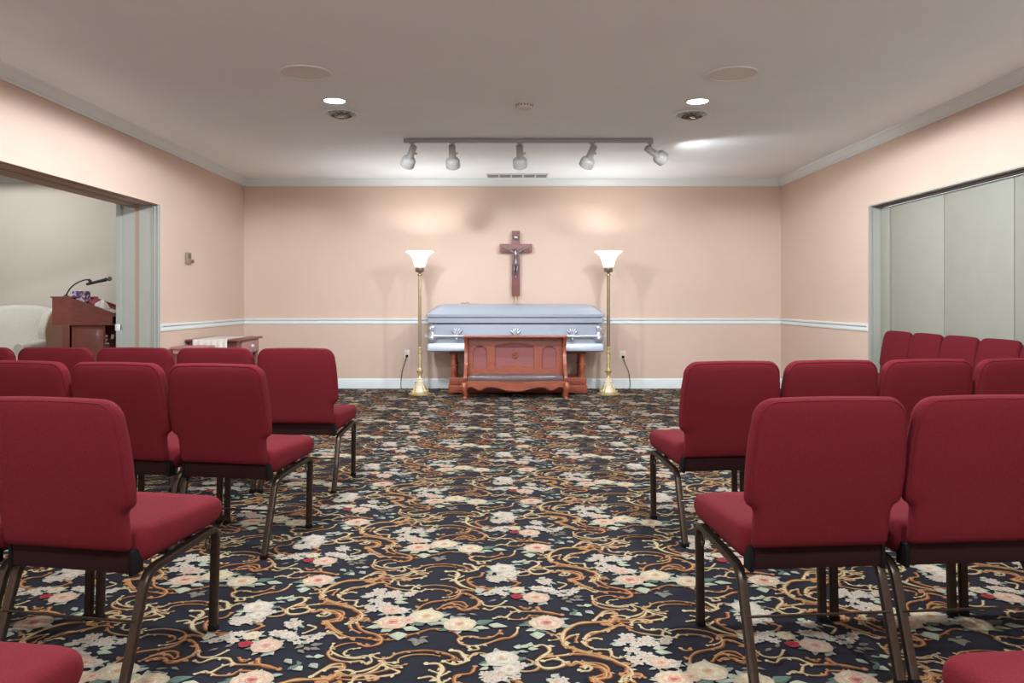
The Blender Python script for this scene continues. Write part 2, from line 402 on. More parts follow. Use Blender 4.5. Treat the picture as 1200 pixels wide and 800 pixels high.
# strokes: region, colour at start / middle / end, width in m, points in zoomed pixels
STK = [
 (3,'oco',.017,[(20,15),(100,60),(200,90),(290,115),(350,160),(345,200),(290,218),(240,252),(262,302),(330,335)]),
 (3,'oc',.014,[(425,225),(400,208),(330,210),(300,240)]),
 (3,'oo',.02,[(310,250),(340,300),(400,330),(480,350),(530,385),(530,420),(480,450),(400,462),(330,440)]),
 (3,'oc',.014,[(330,445),(300,428),(180,440),(80,480),(35,525),(60,570),(150,600),(260,607),(350,600),(400,630),(445,605),(430,560)]),
 (3,'cc',.012,[(330,480),(240,488),(185,520),(205,552),(280,567),(380,550),(450,555)]),
 (3,'cor',.014,[(450,555),(520,580),(600,575),(660,540),(750,515),(850,505),(960,500),(1080,515),(1170,538),(1240,575),(1225,600)]),
 (3,'co',.010,[(690,615),(700,580),(760,555),(850,540),(980,540),(1080,555)]),
 (3,'occ',.016,[(130,705),(200,730),(300,740),(400,715),(480,680),(530,640),(580,615),(660,620)]),
 (3,'cco',.016,[(560,640),(620,670),(700,700),(640,725),(560,740),(480,750),(380,770),(250,775),(130,765)]),
 (3,'co',.014,[(520,600),(600,635),(680,650),(765,632)]),
 (3,'cco',.017,[(0,690),(60,660),(150,655),(185,678),(110,700)]),
 (3,'oo',.026,[(-60,800),(0,790),(60,770),(110,735)]),
 (3,'oo',.019,[(0,130),(60,150),(130,160),(170,190),(140,222),(60,230),(20,245),(60,290),(130,340),(230,380),(330,380),(480,400)]),
 (3,'cc',.012,[(0,350),(90,345),(150,388),(190,380)]),
 (3,'oo',.013,[(520,352),(620,352),(700,345)]),
 (3,'oo',.013,[(540,400),(640,400),(770,362),(860,340),(930,318),(1000,300),(1100,300),(1200,318),(1270,368)]),
 (4,'oc',.016,[(530,315),(500,350),(430,380),(330,385),(280,370),(200,370),(135,395),(160,435),(230,455),(310,460)]),
 (4,'coc',.017,[(310,460),(420,430),(540,390),(620,380),(680,340),(695,290)]),
 (4,'cc',.014,[(300,458),(325,488),(240,500)]),
 (4,'cc',.022,[(70,500),(150,512),(195,560),(220,592)]),
 (4,'occ',.016,[(430,545),(360,525),(290,530),(240,570),(200,605),(130,630),(60,625),(0,600)]),
 (4,'oo',.016,[(0,530),(60,545),(95,575),(40,595)]),
 (4,'cc',.015,[(350,40),(380,75),(450,87),(520,75),(580,38)]),
 (4,'cco',.016,[(380,110),(440,122),(500,95),(560,90),(640,95),(690,120),(740,135),(860,135),(960,142)]),
 (4,'ccc',.015,[(470,200),(530,180),(580,190),(640,145),(700,130)]),
 (4,'coo',.014,[(580,190),(650,210),(760,205),(800,180),(900,180),(1000,185)]),
 (4,'oo',.014,[(720,90),(770,115),(810,100)]),
 (4,'oo',.024,[(880,100),(910,130),(1000,148),(1110,168)]),
 (4,'oo',.018,[(0,110),(60,90),(130,95),(180,125),(260,110),(320,80),(330,40),(290,0)]),
 (4,'oo',.015,[(0,75),(100,45),(180,50),(220,85)]),
 (4,'oc',.012,[(700,580),(780,585),(840,610),(800,640),(700,655)]),
 (4,'co',.014,[(680,690),(780,697),(870,680),(895,640),(860,610)]),
 (4,'ccc',.021,[(860,462),(920,448),(980,470),(990,510),(920,560),(870,600),(890,640),(960,668),(1060,660),(1130,630),(1110,595),(1030,580),(930,600)]),
 (4,'oc',.020,[(930,565),(1040,555),(1180,538)]),
 (4,'oo',.012,[(1150,630),(1200,645),(1300,600)]),
 (4,'oc',.014,[(980,340),(1040,355),(1080,390),(990,408)]),
 (4,'oo',.014,[(460,795),(540,770),(640,780),(710,800)]),
 (5,'cc',.013,[(270,-10),(280,30),(340,60),(440,85),(560,92),(640,70),(690,58)]),
 (5,'occ',.017,[(760,90),(760,130),(710,165),(620,185),(540,172),(470,182)]),
 (5,'ooc',.014,[(470,200),(560,215),(680,205),(800,185),(880,160),(955,155)]),
 (5,'oc',.020,[(490,152),(460,130),(390,135),(340,170),(290,218)]),
 (5,'ogc',.026,[(485,160),(460,210),(400,230),(290,235),(180,240),(90,265),(30,305),(-5,355),(-5,420),(20,445)]),
 (5,'ogc',.018,[(640,285),(600,272),(560,265),(500,272),(440,300),(360,320),(270,330),(220,360),(200,392)]),
 (5,'oc',.016,[(0,440),(20,400),(70,365),(135,352)]),
 (5,'oo',.020,[(0,440),(60,470),(130,505),(230,530),(340,530)]),
 (5,'oo',.014,[(135,370),(118,400),(130,425)]),
 (5,'cc',.015,[(180,420),(210,450),(270,478)]),
 (5,'cc',.015,[(205,432),(250,395),(310,385),(355,395)]),
 (5,'cc',.015,[(300,490),(360,490),(440,500),(460,550),(520,572),(595,552)]),
 (5,'oo',.020,[(80,535),(200,540),(330,560),(440,585),(540,630),(600,660),(590,700),(540,722)]),
 (5,'occ',.018,[(0,620),(80,632),(120,605),(200,640),(265,660),(235,692),(150,685)]),
 (5,'oo',.026,[(200,620),(300,640),(370,670),(400,720),(370,760),(270,762),(290,792)]),
 (5,'coo',.018,[(540,795),(570,745),(640,720),(720,720),(730,745),(670,752)]),
 (5,'co',.017,[(640,262),(660,222),(740,210),(820,220),(820,240),(770,245)]),
 (5,'ccc',.014,[(715,262),(760,300),(840,310),(900,300),(950,320),(1000,340)]),
 (5,'oc',.014,[(600,290),(660,320),(760,345),(880,360),(930,360)]),
 (5,'cc',.016,[(965,300),(930,340),(960,375),(1040,377),(1080,355)]),
 (5,'coo',.013,[(1080,355),(1200,350),(1330,365),(1400,395),(1380,425)]),
 (5,'coc',.013,[(1000,315),(1080,300),(1200,300),(1380,330),(1480,385),(1460,430),(1350,455)]),
 (5,'co',.014,[(1100,480),(1140,500),(1200,495)]),
 (1,'cc',.022,[(620,200),(690,200),(715,225),(692,265),(740,310),(860,348)]),
 (1,'cc',.014,[(585,262),(650,255),(692,272)]),
 (1,'cc',.012,[(755,235),(710,252)]),
 (1,'cc',.011,[(640,228),(690,240)]),
 (1,'cc',.012,[(760,265),(720,282)]),
 (1,'oo',.020,[(905,212),(880,240),(800,250),(790,282),(850,318),(950,332),(1060,330),(1150,312),(1190,290)]),
 (1,'ooc',.014,[(1190,292),(1150,270),(1060,268),(1025,285)]),
 (1,'oo',.020,[(700,365),(740,342),(860,352),(960,342)]),
 (1,'oo',.018,[(390,505),(430,468),(500,440),(600,425),(690,408),(740,372),(800,380),(870,420),(870,455),(800,490),(720,490)]),
 (1,'oo',.015,[(550,495),(620,460),(700,455),(770,480)]),
 (2,'oo',.022,[(330,130),(430,150),(540,172),(620,200),(665,218)]),
 (2,'oo',.016,[(430,122),(440,80),(540,50),(640,20)]),
 (2,'oo',.016,[(390,215),(430,195),(520,205),(545,235),(460,258)]),
 (2,'cc',.015,[(365,285),(425,300),(370,332)]),
 (2,'cc',.012,[(440,350),(500,340),(540,325),(610,332)]),
 (2,'oo',.018,[(460,260),(540,300),(620,330)]),
]
ROSES = [ # region, x, y, radius m, kind
 (3,640,245,.052,'pink'),(3,960,188,.056,'cream'),(4,150,262,.052,'cream2'),(4,965,250,.056,'pinkc'),
 (2,185,410,.048,'pink2'),(2,40,400,.022,'red'),(2,40,350,.030,'cream'),(4,540,585,.050,'white'),(4,620,690,.032,'white'),
 (3,640,130,.034,'pink2'),(3,720,135,.026,'white'),(2,280,350,.026,'white'),(3,790,225,.028,'pink2')]
LEAVES = [ # region, base, tip, width ratio, tone
 (3,540,265,380,295,.35,0),(3,540,245,440,240,.35,0),(3,590,275,495,290,.4,1),(3,620,290,525,335,.5,0),(3,690,330,690,412,.62,0),(3,740,290,895,315,.45,0),
 (3,860,270,960,240,.5,2),(3,980,245,1110,255,.5,1),(3,1080,215,1200,225,.45,0),(3,1090,180,1190,160,.45,1),
 (4,290,255,480,220,.4,2),(4,420,262,605,282,.4,0),(4,290,285,435,300,.4,0),
 (4,870,300,765,322,.45,0),(4,875,330,885,400,.62,0),(4,830,250,690,275,.35,2),(4,840,235,740,240,.35,2),(4,1090,215,1180,205,.4,1),(4,900,320,1000,335,.3,2),
 (2,220,435,280,460,.5,0),(2,300,380,370,365,.4,0),(2,250,440,200,470,.4,1),
 (5,-20,100,60,135,.4,1),(5,100,150,180,180,.7,0),(5,210,130,290,165,.5,1),(5,190,85,260,80,.6,0),(5,120,80,200,90,.3,1),(5,60,175,140,130,.25,2),(5,140,140,90,115,.3,2),
 (5,450,445,540,465,.4,0),(5,840,490,985,475,.4,0),(5,860,515,1030,530,.4,0),(5,620,490,700,475,.3,1),
 (3,870,395,790,410,.5,3),(3,880,400,850,465,.5,3),(3,890,400,975,430,.4,3),(3,890,390,980,370,.3,3),(3,900,400,920,440,.4,3),
 (2,430,400,390,425,.4,3),(2,450,415,500,435,.4,3),(2,480,405,560,395,.4,3),(2,490,420,570,430,.4,3),(2,420,430,450,440,.4,3),
 (4,640,540,720,510,.4,1),(4,700,510,790,520,.35,1),(4,690,490,700,470,.7,0),(4,740,480,780,455,.5,0),(4,790,490,835,490,.5,0),(4,800,470,815,440,.5,0),
 (4,440,640,340,640,.4,0),(4,420,660,330,690,.4,0),(4,560,720,670,760,.4,1),(4,420,740,360,755,.4,0),
 (1,900,370,850,360,.4,0),(1,980,360,900,372,.3,0),(1,1010,420,950,440,.3,3),(1,1050,415,1080,400,.3,3),(1,700,540,780,535,.3,3),(1,800,530,860,545,.3,3),(1,690,555,800,565,.2,3),
 (4,960,770,1000,785,.5,0),(4,1010,760,1040,745,.5,0),(4,1020,780,1060,785,.5,0)]
CLUST = [ # region, x, y, radius m, count   small white-pink blossoms
 (5,585,400,.05,6),(5,680,440,.05,6),(5,780,420,.04,5),(5,880,415,.03,3),(5,960,425,.025,2),(5,700,540,.05,6),(5,830,570,.045,5),(5,930,610,.05,6),(5,640,590,.035,4),
 (4,640,640,.04,4),(4,500,690,.05,5),(4,430,750,.04,4),(4,600,740,.04,4),(4,1120,790,.02,2),
 (2,330,355,.04,5),(2,240,330,.04,4),(2,270,270,.045,5),(2,410,375,.03,3),(1,950,362,.04,4),(1,1060,358,.04,5),(2,470,350,.02,2),
 (1,690,600,.0,0)]
def lerp(a, b, t): return tuple(a[i] + (b[i] - a[i]) * t for i in range(3))
CC = {'o': ORANGE, 'c': CREAM, 'r': RUST, 'g': GOLD}
def make_motif(lod):
    """lod 0 fine, 1 coarse; returns verts (x,y,z), tris, colours"""
    V, F, C = [], [], []
    rnd = random.Random(7); jit = random.Random(5)
    def quad_strip(L, Rr, cl, cr, z):
        b = len(V); z += jit.random() * .0005
        for (l, r_, a, c) in zip(L, Rr, cl, cr): V.append((l[0], l[1], z)); V.append((r_[0], r_[1], z)); C.append(a); C.append(c)
        for i in range(len(L) - 1): F.append((b + 2 * i, b + 2 * i + 1, b + 2 * i + 3)); F.append((b + 2 * i, b + 2 * i + 3, b + 2 * i + 2))
    def fan(c, ring, cc, rc, z):
        z += jit.random() * .0005
        b = len(V); V.append((c[0], c[1], z)); C.append(cc)
        for p, q in zip(ring, rc): V.append((p[0], p[1], z)); C.append(q)
        n = len(ring)
        for i in range(n): F.append((b, b + 1 + i, b + 1 + (i + 1) % n))
    def leaf(p0, p1, wr, cols, z):
        p0, p1 = np.array(p0), np.array(p1); d = p1 - p0; L = np.hypot(*d) + 1e-9; nrm = np.array((-d[1], d[0])) / L
        ts = (0, .12, .35, .6, .82, 1) if lod == 0 else (0, .4, 1)
        w = [L * wr * .62 * (min(1, t / .35) ** .7 if t < .35 else max(0, (1 - t) / .65) ** .8) for t in ts]
        mid = [p0 + d * t for t in ts]
        quad_strip([m + nrm * a for m, a in zip(mid, w)], mid, [cols[0]] * len(ts), [cols[1]] * len(ts), z)
        quad_strip(mid, [m - nrm * a for m, a in zip(mid, w)], [cols[0]] * len(ts), [cols[2]] * len(ts), z)
    def blob(c, rx, ry, ang, ci, co, z, n=9):
        if lod: n = 6
        ca, sa = math.cos(ang), math.sin(ang); ring = []
        for i in range(n):
            t = 2 * math.pi * i / n; k = 1 + .08 * math.sin(3 * t + ang * 5); x, y = rx * k * math.cos(t), ry * k * math.sin(t)
            ring.append((c[0] + x * ca - y * sa, c[1] + x * sa + y * ca))
        fan(c, ring, ci, [co] * n, z)
    Z = .0007
    k = 4 if lod == 0 else 2
    for (rg, cs, wd, pts) in STK:
        P = crom([fl(rg, *p) for p in pts], k); n = len(P); P = np.array(P)
        # limit runaway spacing
        Tn = np.gradient(P, axis=0); Tn /= np.linalg.norm(Tn, axis=1)[:, None] + 1e-9; Nn = np.stack((-Tn[:, 1], Tn[:, 0]), 1)
        t = np.linspace(0, 1, n)
        prof = .45 + .55 * np.sin(np.pi * np.clip(t * .94 + .03, 0, 1)) ** .6
        wob = 1 + .18 * np.sin(t * n * .9)
        cols = []
        for q in t:
            s = q * (len(cs) - 1); i = min(int(s), len(cs) - 2); cols.append(lerp(CC[cs[i]], CC[cs[i + 1]], s - i))
        w = wd * prof * wob * (.40 if lod == 0 else .36)
        def strip(w0, w1, c, z):
            quad_strip(P + Nn * w0[:, None], P + Nn * w1[:, None], c, c, z)
        if lod == 0: strip(w * 2.6, -w * 2.6, [BROWN] * n, Z * 1)
        strip(w * 1.12, -w * 1.12, [lerp(c, RUST, .75) for c in cols], Z * 2)
        strip(w * .72, -w * .6, cols, Z * 3)
        if lod == 0: strip(w * .5, w * .05, [lerp(c, CREAM, .65) for c in cols], Z * 4)
        # acanthus nubs
        step = 5 if lod == 0 else 9
        for i in range(2, n - 1, step):
            sd = 1 if rnd.random() < .5 else -1
            if rnd.random() < .4: continue
            d = Tn[i] * rnd.uniform(.3, 1) + Nn[i] * sd; d /= np.linalg.norm(d); L = wd * rnd.uniform(.9, 1.6)
            c = cols[i]
            leaf(P[i], P[i] + d * L, .55, [lerp(c, CREAM, .55), c, lerp(c, RUST, .35)], Z * 3.5)
        # rounded curl ends
        for e in (0, -1):
            blob(P[e], wd * .5, wd * .4, rnd.random() * 3, lerp(cols[e], CREAM, .5), cols[e], Z * 3.6, 8)
    GREENS = {0: ((212, 214, 186), (194, 200, 172), (164, 174, 150)), 1: ((196, 200, 182), (170, 178, 162), (136, 146, 134)),
              2: ((128, 148, 132), (100, 122, 108), (78, 98, 88)), 3: ((160, 150, 132), (132, 126, 116), (104, 102, 100))}
    for (rg, x0, y0, x1, y1, wr, tone) in LEAVES:
        p0, p1 = fl(rg, x0, y0), fl(rg, x1, y1)
        L = np.hypot(*(p1 - p0))
        if L > .11: p1 = p0 + (p1 - p0) * .11 / L
        if L < .035: p1 = p0 + (p1 - p0) * .035 / (L + 1e-9)
        leaf(p0, p1, min(.75, wr * 1.25), GREENS[tone], Z * 5)
    for (rg, x, y, rad, n) in CLUST:
        c = fl(rg, x, y)
        for i in range(int(n * 1.15)):
            a = rnd.random() * 6.28; q = c + np.array((math.cos(a), math.sin(a) * .8)) * rad * math.sqrt(rnd.random())
            s = rnd.uniform(.010, .016); wht = lerp((234, 230, 208), (228, 202, 184), rnd.random() * .7)
            if lod == 0:
                for kk in range(5):
                    b = a + kk * 1.257; blob(q + np.array((math.cos(b), math.sin(b))) * s * .8, s * .85, s * .6, b, wht, lerp(wht, (150, 140, 140), .22), Z * 6, 6)
                blob(q, s * .4, s * .4, 0, (206, 150, 120), (226, 190, 168), Z * 7, 6)
            else: blob(q, s * 1.5, s * 1.3, a, wht, lerp(wht, (150, 140, 140), .4), Z * 6)
            if i % 2 == 0:
                b = rnd.random() * 6.28; d = np.array((math.cos(b), math.sin(b)))
                leaf(q + d * s, q + d * (s + .03), .45, GREENS[1], Z * 5)
    RK = {'pink': ((248, 234, 200), (240, 210, 176), (206, 84, 80)), 'cream': ((246, 240, 206), (238, 222, 186), (214, 158, 116)),
          'cream2': ((248, 240, 206), (240, 222, 184), (214, 142, 118)), 'pinkc': ((248, 236, 204), (240, 210, 178), (200, 76, 76)),
          'pink2': ((246, 228, 200), (236, 198, 170), (214, 140, 118)), 'white': ((244, 240, 222), (232, 222, 202), (216, 172, 142)), 'red': ((206, 62, 76), (180, 40, 58), (150, 30, 44))}
    for (rg, x, y, rad, kd) in ROSES:
        if kd == 'red': continue
        c = fl(rg, x, y)
        for i in range(7):
            a = i * .9 + rad * 90; d = np.array((math.cos(a), math.sin(a))); L = rad * rnd.uniform(.55, .95)
            leaf(c + d * rad * .8, c + d * (rad * .8 + L), .55, GREENS[(0, 1, 2, 0, 1, 0, 2)[i]], Z * (4.4 + .05 * i))
    for (rg, x, y, rad, kd) in ROSES:
        c = fl(rg, x, y); a, b, d = RK[kd]; off = rnd.random() * 3
        for ring, (rr, pr, cin, cout, z) in enumerate(((.66, .52, a, lerp(b, (150, 110, 104), .22), 7), (.40, .42, a, lerp(b, d, .22), 8), (.15, .28, lerp(a, b, .3), lerp(b, d, .5), 9))):
            n = (8, 6, 3)[ring] if lod == 0 else (5, 4, 1)[ring]
            for i in range(n):
                t = off + ring * .6 + 2 * math.pi * i / n; k2 = rnd.uniform(.85, 1.15)
                blob(c + np.array((math.cos(t), math.sin(t))) * rad * rr, rad * pr * .85 * k2, rad * pr * 1.1 * k2, t, cin, cout, Z * (z + .06 * i), 9)
        blob(c, rad * .26, rad * .2, off, d, lerp(d, b, .4), Z * 9.8, 8)
    return np.array(V), np.array(F), np.array([lin(c) for c in C])
def lay_carpet():
    tiles = [make_motif(0), make_motif(1)]
    x0, x1, y0, y1 = RX0 + .02, XP - .06, YF + .02, YB - .02
    VV, FF, CCo = [], [], []; nb = 0
    for i in range(-11, 7):
        for jn in range(-18, 22):
            o = LAT_A * i + LAT_B * jn; c = o + np.array((.05, 2.9))
            if not (x0 - .8 < c[0] < x1 + .8 and y0 - .8 < c[1] < y1 + .8): continue
            if c[1] < -1.2 or (c[0] < XL - .8 and c[1] < 4.5): continue      # never seen from near the camera
            vis = abs(c[0]) < c[1] * .75 + .9
            V, F, C = tiles[0] if (c[1] < 5.6 and c[1] > .6 and vis and c[0] > XL - 1.2) else tiles[1]
            P = V.copy(); P[:, :2] += o
            q = P[F].mean(1); keep = (P[F][:, :, 0].min(1) > x0) & (P[F][:, :, 0].max(1) < x1) & (P[F][:, :, 1].min(1) > y0) & (P[F][:, :, 1].max(1) < y1)
            G = F[keep]
            if not len(G): continue
            used = np.unique(G); mp = np.zeros(len(P), int); mp[used] = np.arange(len(used))
            VV.append(P[used]); FF.append(mp[G] + nb); CCo.append(C[used]); nb += len(used)
    V = np.concatenate(VV).astype(np.float32); F = np.concatenate(FF).astype(np.int32); C = np.concatenate(CCo).astype(np.float32)
    # make every triangle face up
    a, b, c = V[F[:, 0]], V[F[:, 1]], V[F[:, 2]]
    neg = ((b - a)[:, 0] * (c - a)[:, 1] - (b - a)[:, 1] * (c - a)[:, 0]) < 0
    F[neg] = F[neg][:, ::-1]
    me = bpy.data.meshes.new('carpet_motifs')
    me.vertices.add(len(V)); me.vertices.foreach_set('co', V.ravel())
    me.loops.add(F.size); me.loops.foreach_set('vertex_index', F.ravel())
    me.polygons.add(len(F)); me.polygons.foreach_set('loop_start', np.arange(0, F.size, 3, dtype=np.int32))
    me.polygons.foreach_set('loop_total', np.full(len(F), 3, dtype=np.int32))
    at = me.color_attributes.new('Col', 'FLOAT_COLOR', 'POINT')
    at.data.foreach_set('color', np.concatenate((C, np.ones((len(C), 1), np.float32)), 1).ravel())
    me.update(); me.validate(); me.materials.append(MATS['carpet_motif'])
    o = bpy.data.objects.new('carpet_motifs', me); col.objects.link(o); o.parent = floor
    o['kind'] = 'stuff'; o['label'] = 'woven gold scrolls, cream roses and pale leaves of the carpet'
    print('carpet tris', len(F))
lay_carpet()

# ================================================================== CHAIRS
def make_chair():
    t = thing('church_chair', 'x', 'chair')
    LEAN = .158
    # backrest outline: narrow waist below, wide shoulders above, rounded top
    half = [(.205, .398), (.214, .410), (.215, .46), (.216, .505), (.222, .522), (.240, .534), (.2475, .548), (.2495, .60), (.2485, .67), (.244, .74), (.238, .785)]
    rc = .062; cx_, cz_ = .238 - rc, .85 - rc
    half += [(cx_ + rc * math.cos(R(a)), cz_ + rc * math.sin(R(a))) for a in (10, 25, 40, 55, 70, 83)]
    half += [(.10, .852), (.0, .853)]
    half = [(a * .967, b) for a, b in half]
    out = half + [(-a, b) for a, b in reversed(half[:-1])]
    def fn(a, b, off):
        y = -.205 - (b - .40) * LEAN + off
        if b > .55: y += .010 * math.sin((b - .55) / .30 * math.pi) * (1 - (a / .25) ** 2) * (1 if off > 0 else -.6)
        return (a, y, b)
    prof = [(0.02, -.030), (.5, -.0300), (.80, -.029), (.90, -.027), (.955, -.022), (.985, -.013), (1, 0), (.985, .013), (.955, .022), (.90, .027), (.8, .029), (.5, .030), (.02, .030)]
    MB().puff(out, prof, fn, (0, .63)).build('backrest', 'fabric', t, angle=60)
    # welt cord on the back face
    wel = [fn((a) * .955, .63 + (b - .63) * .955, -.0225) for a, b in out[7:-7]]
    MB().tube(wel, .0018, 5).build('welt', 'fabric', t)
    # seat
    so = rounded(.238, .232, .055, 6, 0, .04)
    def fs(a, b, off):
        z = .418 + off
        if off < 0: z += off * .24 * (1 - max(0, b - .12) / .2) - .016 * max(0, (.1 - b)) / .3
        k = (b - .16) / .11
        if k > 0: z -= .016 * k * k * (1 if off > 0 else .2)
        return (a * (1 - .06 * max(0, .05 - b) / .25), b, z)
    sp = [(.02, -.050), (.5, -.050), (.84, -.048), (.93, -.042), (.975, -.028), (.998, -.010), (1, .006), (.988, .024), (.955, .036), (.90, .042), (.8, .045), (.4, .049), (.02, .050)]
    MB().puff(so, sp, fs, (0, .04)).build('seat', 'fabric', t, angle=60)
    # rear seat pan and black brackets
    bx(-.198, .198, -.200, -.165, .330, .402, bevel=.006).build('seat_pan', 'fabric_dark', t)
    for sx in (-1, 1):
        bx(sx * .204 - .007, sx * .204 + .007, -.203, -.15, .324, .398, bevel=.004).build('bracket', 'black_plastic', t)
        x = sx * .220
        path = fillet([(x, .207, .004), (x, .222, .352), (x, -.150, .322), (x, -.262, .004)], .045, 6)
        cut1, cut2 = 7, 8
        fl_ = (1.0, .8)
        MB().tube(path[:cut1 + 1], .0145, 12, flat=fl_, up=(1, 0, 0)).build('leg', 'bronze', t)
        MB().tube([path[cut1], path[cut1 + 1]], .0145, 12, flat=fl_, up=(1, 0, 0)).build('side_rail', 'bronze', t)
        MB().tube(path[cut1 + 1:], .0145, 12, flat=fl_, up=(1, 0, 0)).build('leg', 'bronze', t)
        MB().box(x - .015, x + .015, .194, .220, .0, .02, bevel=.003).build('glide', 'black_plastic', t)
        MB().box(x - .015, x + .015, -.275, -.248, .0, .02, bevel=.003).build('glide', 'black_plastic', t)
        hk = [(x + sx * .006, .165 + .014 * math.cos(a), .312 + .02 * math.sin(a)) for a in np.linspace(R(60), R(400), 12)]
        MB().tube(hk, .0028, 6).build('gang_hook', 'bronze', t)
    MB().tube([(-.222, -.205, .195), (.222, -.205, .195)], .0042, 8).build('stretcher', 'bronze', t)
    MB().tube([(-.222, .13, .335), (.222, .13, .335)], .009, 8).build('cross_bar', 'bronze', t)
    return t
chair0 = make_chair(); used = [False]
def chair(x, y, rz, label, group):
    c = chair0 if not used[0] else copy_tree(chair0)
    used[0] = True
    c.location = (x, y, .001); c.rotation_euler = (0, 0, rz); c['label'] = label; c['group'] = group
    return c
def row(foot, front_foot, side, rz, n, labels, group, pitch=.484):
    """foot: ground point of the aisle-side FRONT foot; side -1 for the left block, +1 for the right block"""
    a = R(rz); ca, sa = math.cos(a), math.sin(a)
    lx, ly = (-side) * .220, .207                        # aisle side of the chair
    ox = front_foot[0] - (lx * ca - ly * sa); oy = front_foot[1] - (lx * sa + ly * ca)
    for i in range(n):
        chair(ox + side * pitch * i * ca, oy + side * pitch * i * sa, a, labels[i], group)
GL, GR, GW = 'burgundy chairs left of the aisle', 'burgundy chairs right of the aisle', 'burgundy chairs along the folding partition'
row(None, ground(414, 557.5), -1, -3, 5, [
    'burgundy church chair at aisle end of the front row on the left',
    'burgundy church chair in left front row, second from the aisle, before the lace-covered table',
    'burgundy church chair in front row on the left, third from aisle, below the jamb',
    'burgundy church chair in front row on the left, fourth from aisle, below the wing chair',
    'burgundy church chair at far left end of front row, only a sliver showing'], GL)
row(None, ground(362, 619), -1, -10, 3, [
    'burgundy church chair at aisle end of the second row on the left',
    'burgundy church chair in second row on the left, second from the aisle',
    'burgundy church chair in second row on the left, third from aisle, cut by photo edge'], GL, .484)
row(None, ground(250, 739), -1, -11, 2, ['large burgundy church chair in third row on the left, cut by photo edge',
    'burgundy church chair at left photo edge in third row, only a front leg showing'], GL)
row(None, ((88 - VX) / 600, 1.50), -1, -8, 1, ['burgundy church chair nearest the camera on the left, only its seat corner showing'], GL)
row(None, ground(766, 608), 1, 7, 4, [
    'burgundy church chair at aisle end of the front row on the right',
    'burgundy church chair in front row on the right, second from the aisle',
    'burgundy church chair in front row on the right, third from aisle, before the partition chairs',
    'burgundy church chair in front row on the right, fourth from aisle, cut by photo edge'], GR, .484)
row(None, ground(821, 733), 1, 5, 3, [
    'large burgundy church chair at aisle end of the second row on the right',
    'burgundy church chair in second row on the right, second from aisle, cut by photo edge',
    'burgundy church chair at right photo edge in second row, only a front leg showing'], GR, .484)
row(None, ((1120 - VX) / 620, 1.47), 1, 5, 1, ['burgundy church chair nearest the camera on the right, only its seat corner showing'], GR)
for i, d in enumerate((7.10, 6.612, 6.124, 5.636, 5.148)):
    chair(3.285, d, R(90), ['burgundy church chair against the partition facing left, farthest of its row',
        'burgundy church chair against the partition facing left, second from the far jamb',
        'burgundy church chair against the partition facing left, third from the far jamb',
        'burgundy church chair against the partition facing left, fourth from the far jamb',
        'burgundy church chair against the partition facing left, nearest and cut by the photo edge'][i], GW)

# ================================================================== CASKET, BIER, KNEELER
CX, CY = .123, 9.645
cs = thing('casket', 'silver-blue metal casket with closed lid resting on a wooden bier', 'casket', (CX, CY, .52))
def loft(loops, n=6):
    """rounded-rectangle loops (hx, hy, r, z)"""
    mb = MB(); v = []; m = 0
    for hx, hy, r, z in loops:
        o = rounded(hx, hy, r, n); m = len(o); v += [(a, b, z) for a, b in o]
    F = [tuple(reversed(range(m))), tuple(range((len(loops) - 1) * m, len(loops) * m))]
    for i in range(len(loops) - 1):
        for k in range(m): F.append((i * m + k, i * m + (k + 1) % m, (i + 1) * m + (k + 1) % m, (i + 1) * m + k))
    mb.add(v, F); return mb
loft([(1.05, .27, .02, 0), (1.06, .285, .02, .012), (1.06, .285, .02, .07), (1.045, .272, .02, .098), (1.03, .255, .02, .102)]).build('base_moulding', 'casket_steel', cs, angle=30)
loft([(1.02, .245, .02, .10), (1.03, .255, .02, .30), (1.03, .255, .02, .322)]).build('body', 'casket_steel', cs, angle=30)
loft([(1.0, .24, .02, .322), (1.0, .24, .02, .336)]).build('gasket', 'casket_gap', cs)
loft([(1.03, .262, .02, .336), (1.055, .28, .02, .345), (1.058, .283, .02, .392), (1.03, .27, .02, .402)]).build('lid_rim', 'casket_steel', cs, angle=30)
loft([(1.0, .25, .02, .40), (1.03, .268, .02, .405), (1.068, .288, .02, .418), (1.07, .29, .02, .448), (1.045, .278, .03, .462), (1.02, .262, .04, .485), (.985, .235, .06, .518), (.95, .20, .07, .546), (.92, .16, .07, .560), (.86, .09, .05, .568), (.80, .02, .02, .570)]).build('lid', 'casket_steel', cs, angle=28)
MB().tube([(-.98, -.295, .185), (.98, -.295, .185)], .016, 12).build('handle_bar', 'casket_silver', cs)
for sx in (-1, 1): MB().tube([(sx * 1.075, -.2, .185), (sx * 1.075, .2, .185)], .016, 10).build('handle_bar', 'casket_silver', cs)
for px in (535, 604, 671):
    x = (px - VX) * (CY - .29) / FPX - CX
    g = MB()
    for a in (-50, -25, 0, 25, 50):
        M = Matrix.Translation((x, -.268, .20)) @ Matrix.Rotation(R(a), 4, 'Y')
        g.lathe([(.004, 0), (.011, .02), (.014, .05), (.010, .075), (.002, .088)], 8, M=M)
    g.box(x - .03, x + .03, -.31, -.255, .165, .205, bevel=.012)
    g.box(x - .012, x + .012, -.30, -.255, .13, .17, bevel=.006)
    g.build('handle_lug', 'casket_silver', cs, angle=50)
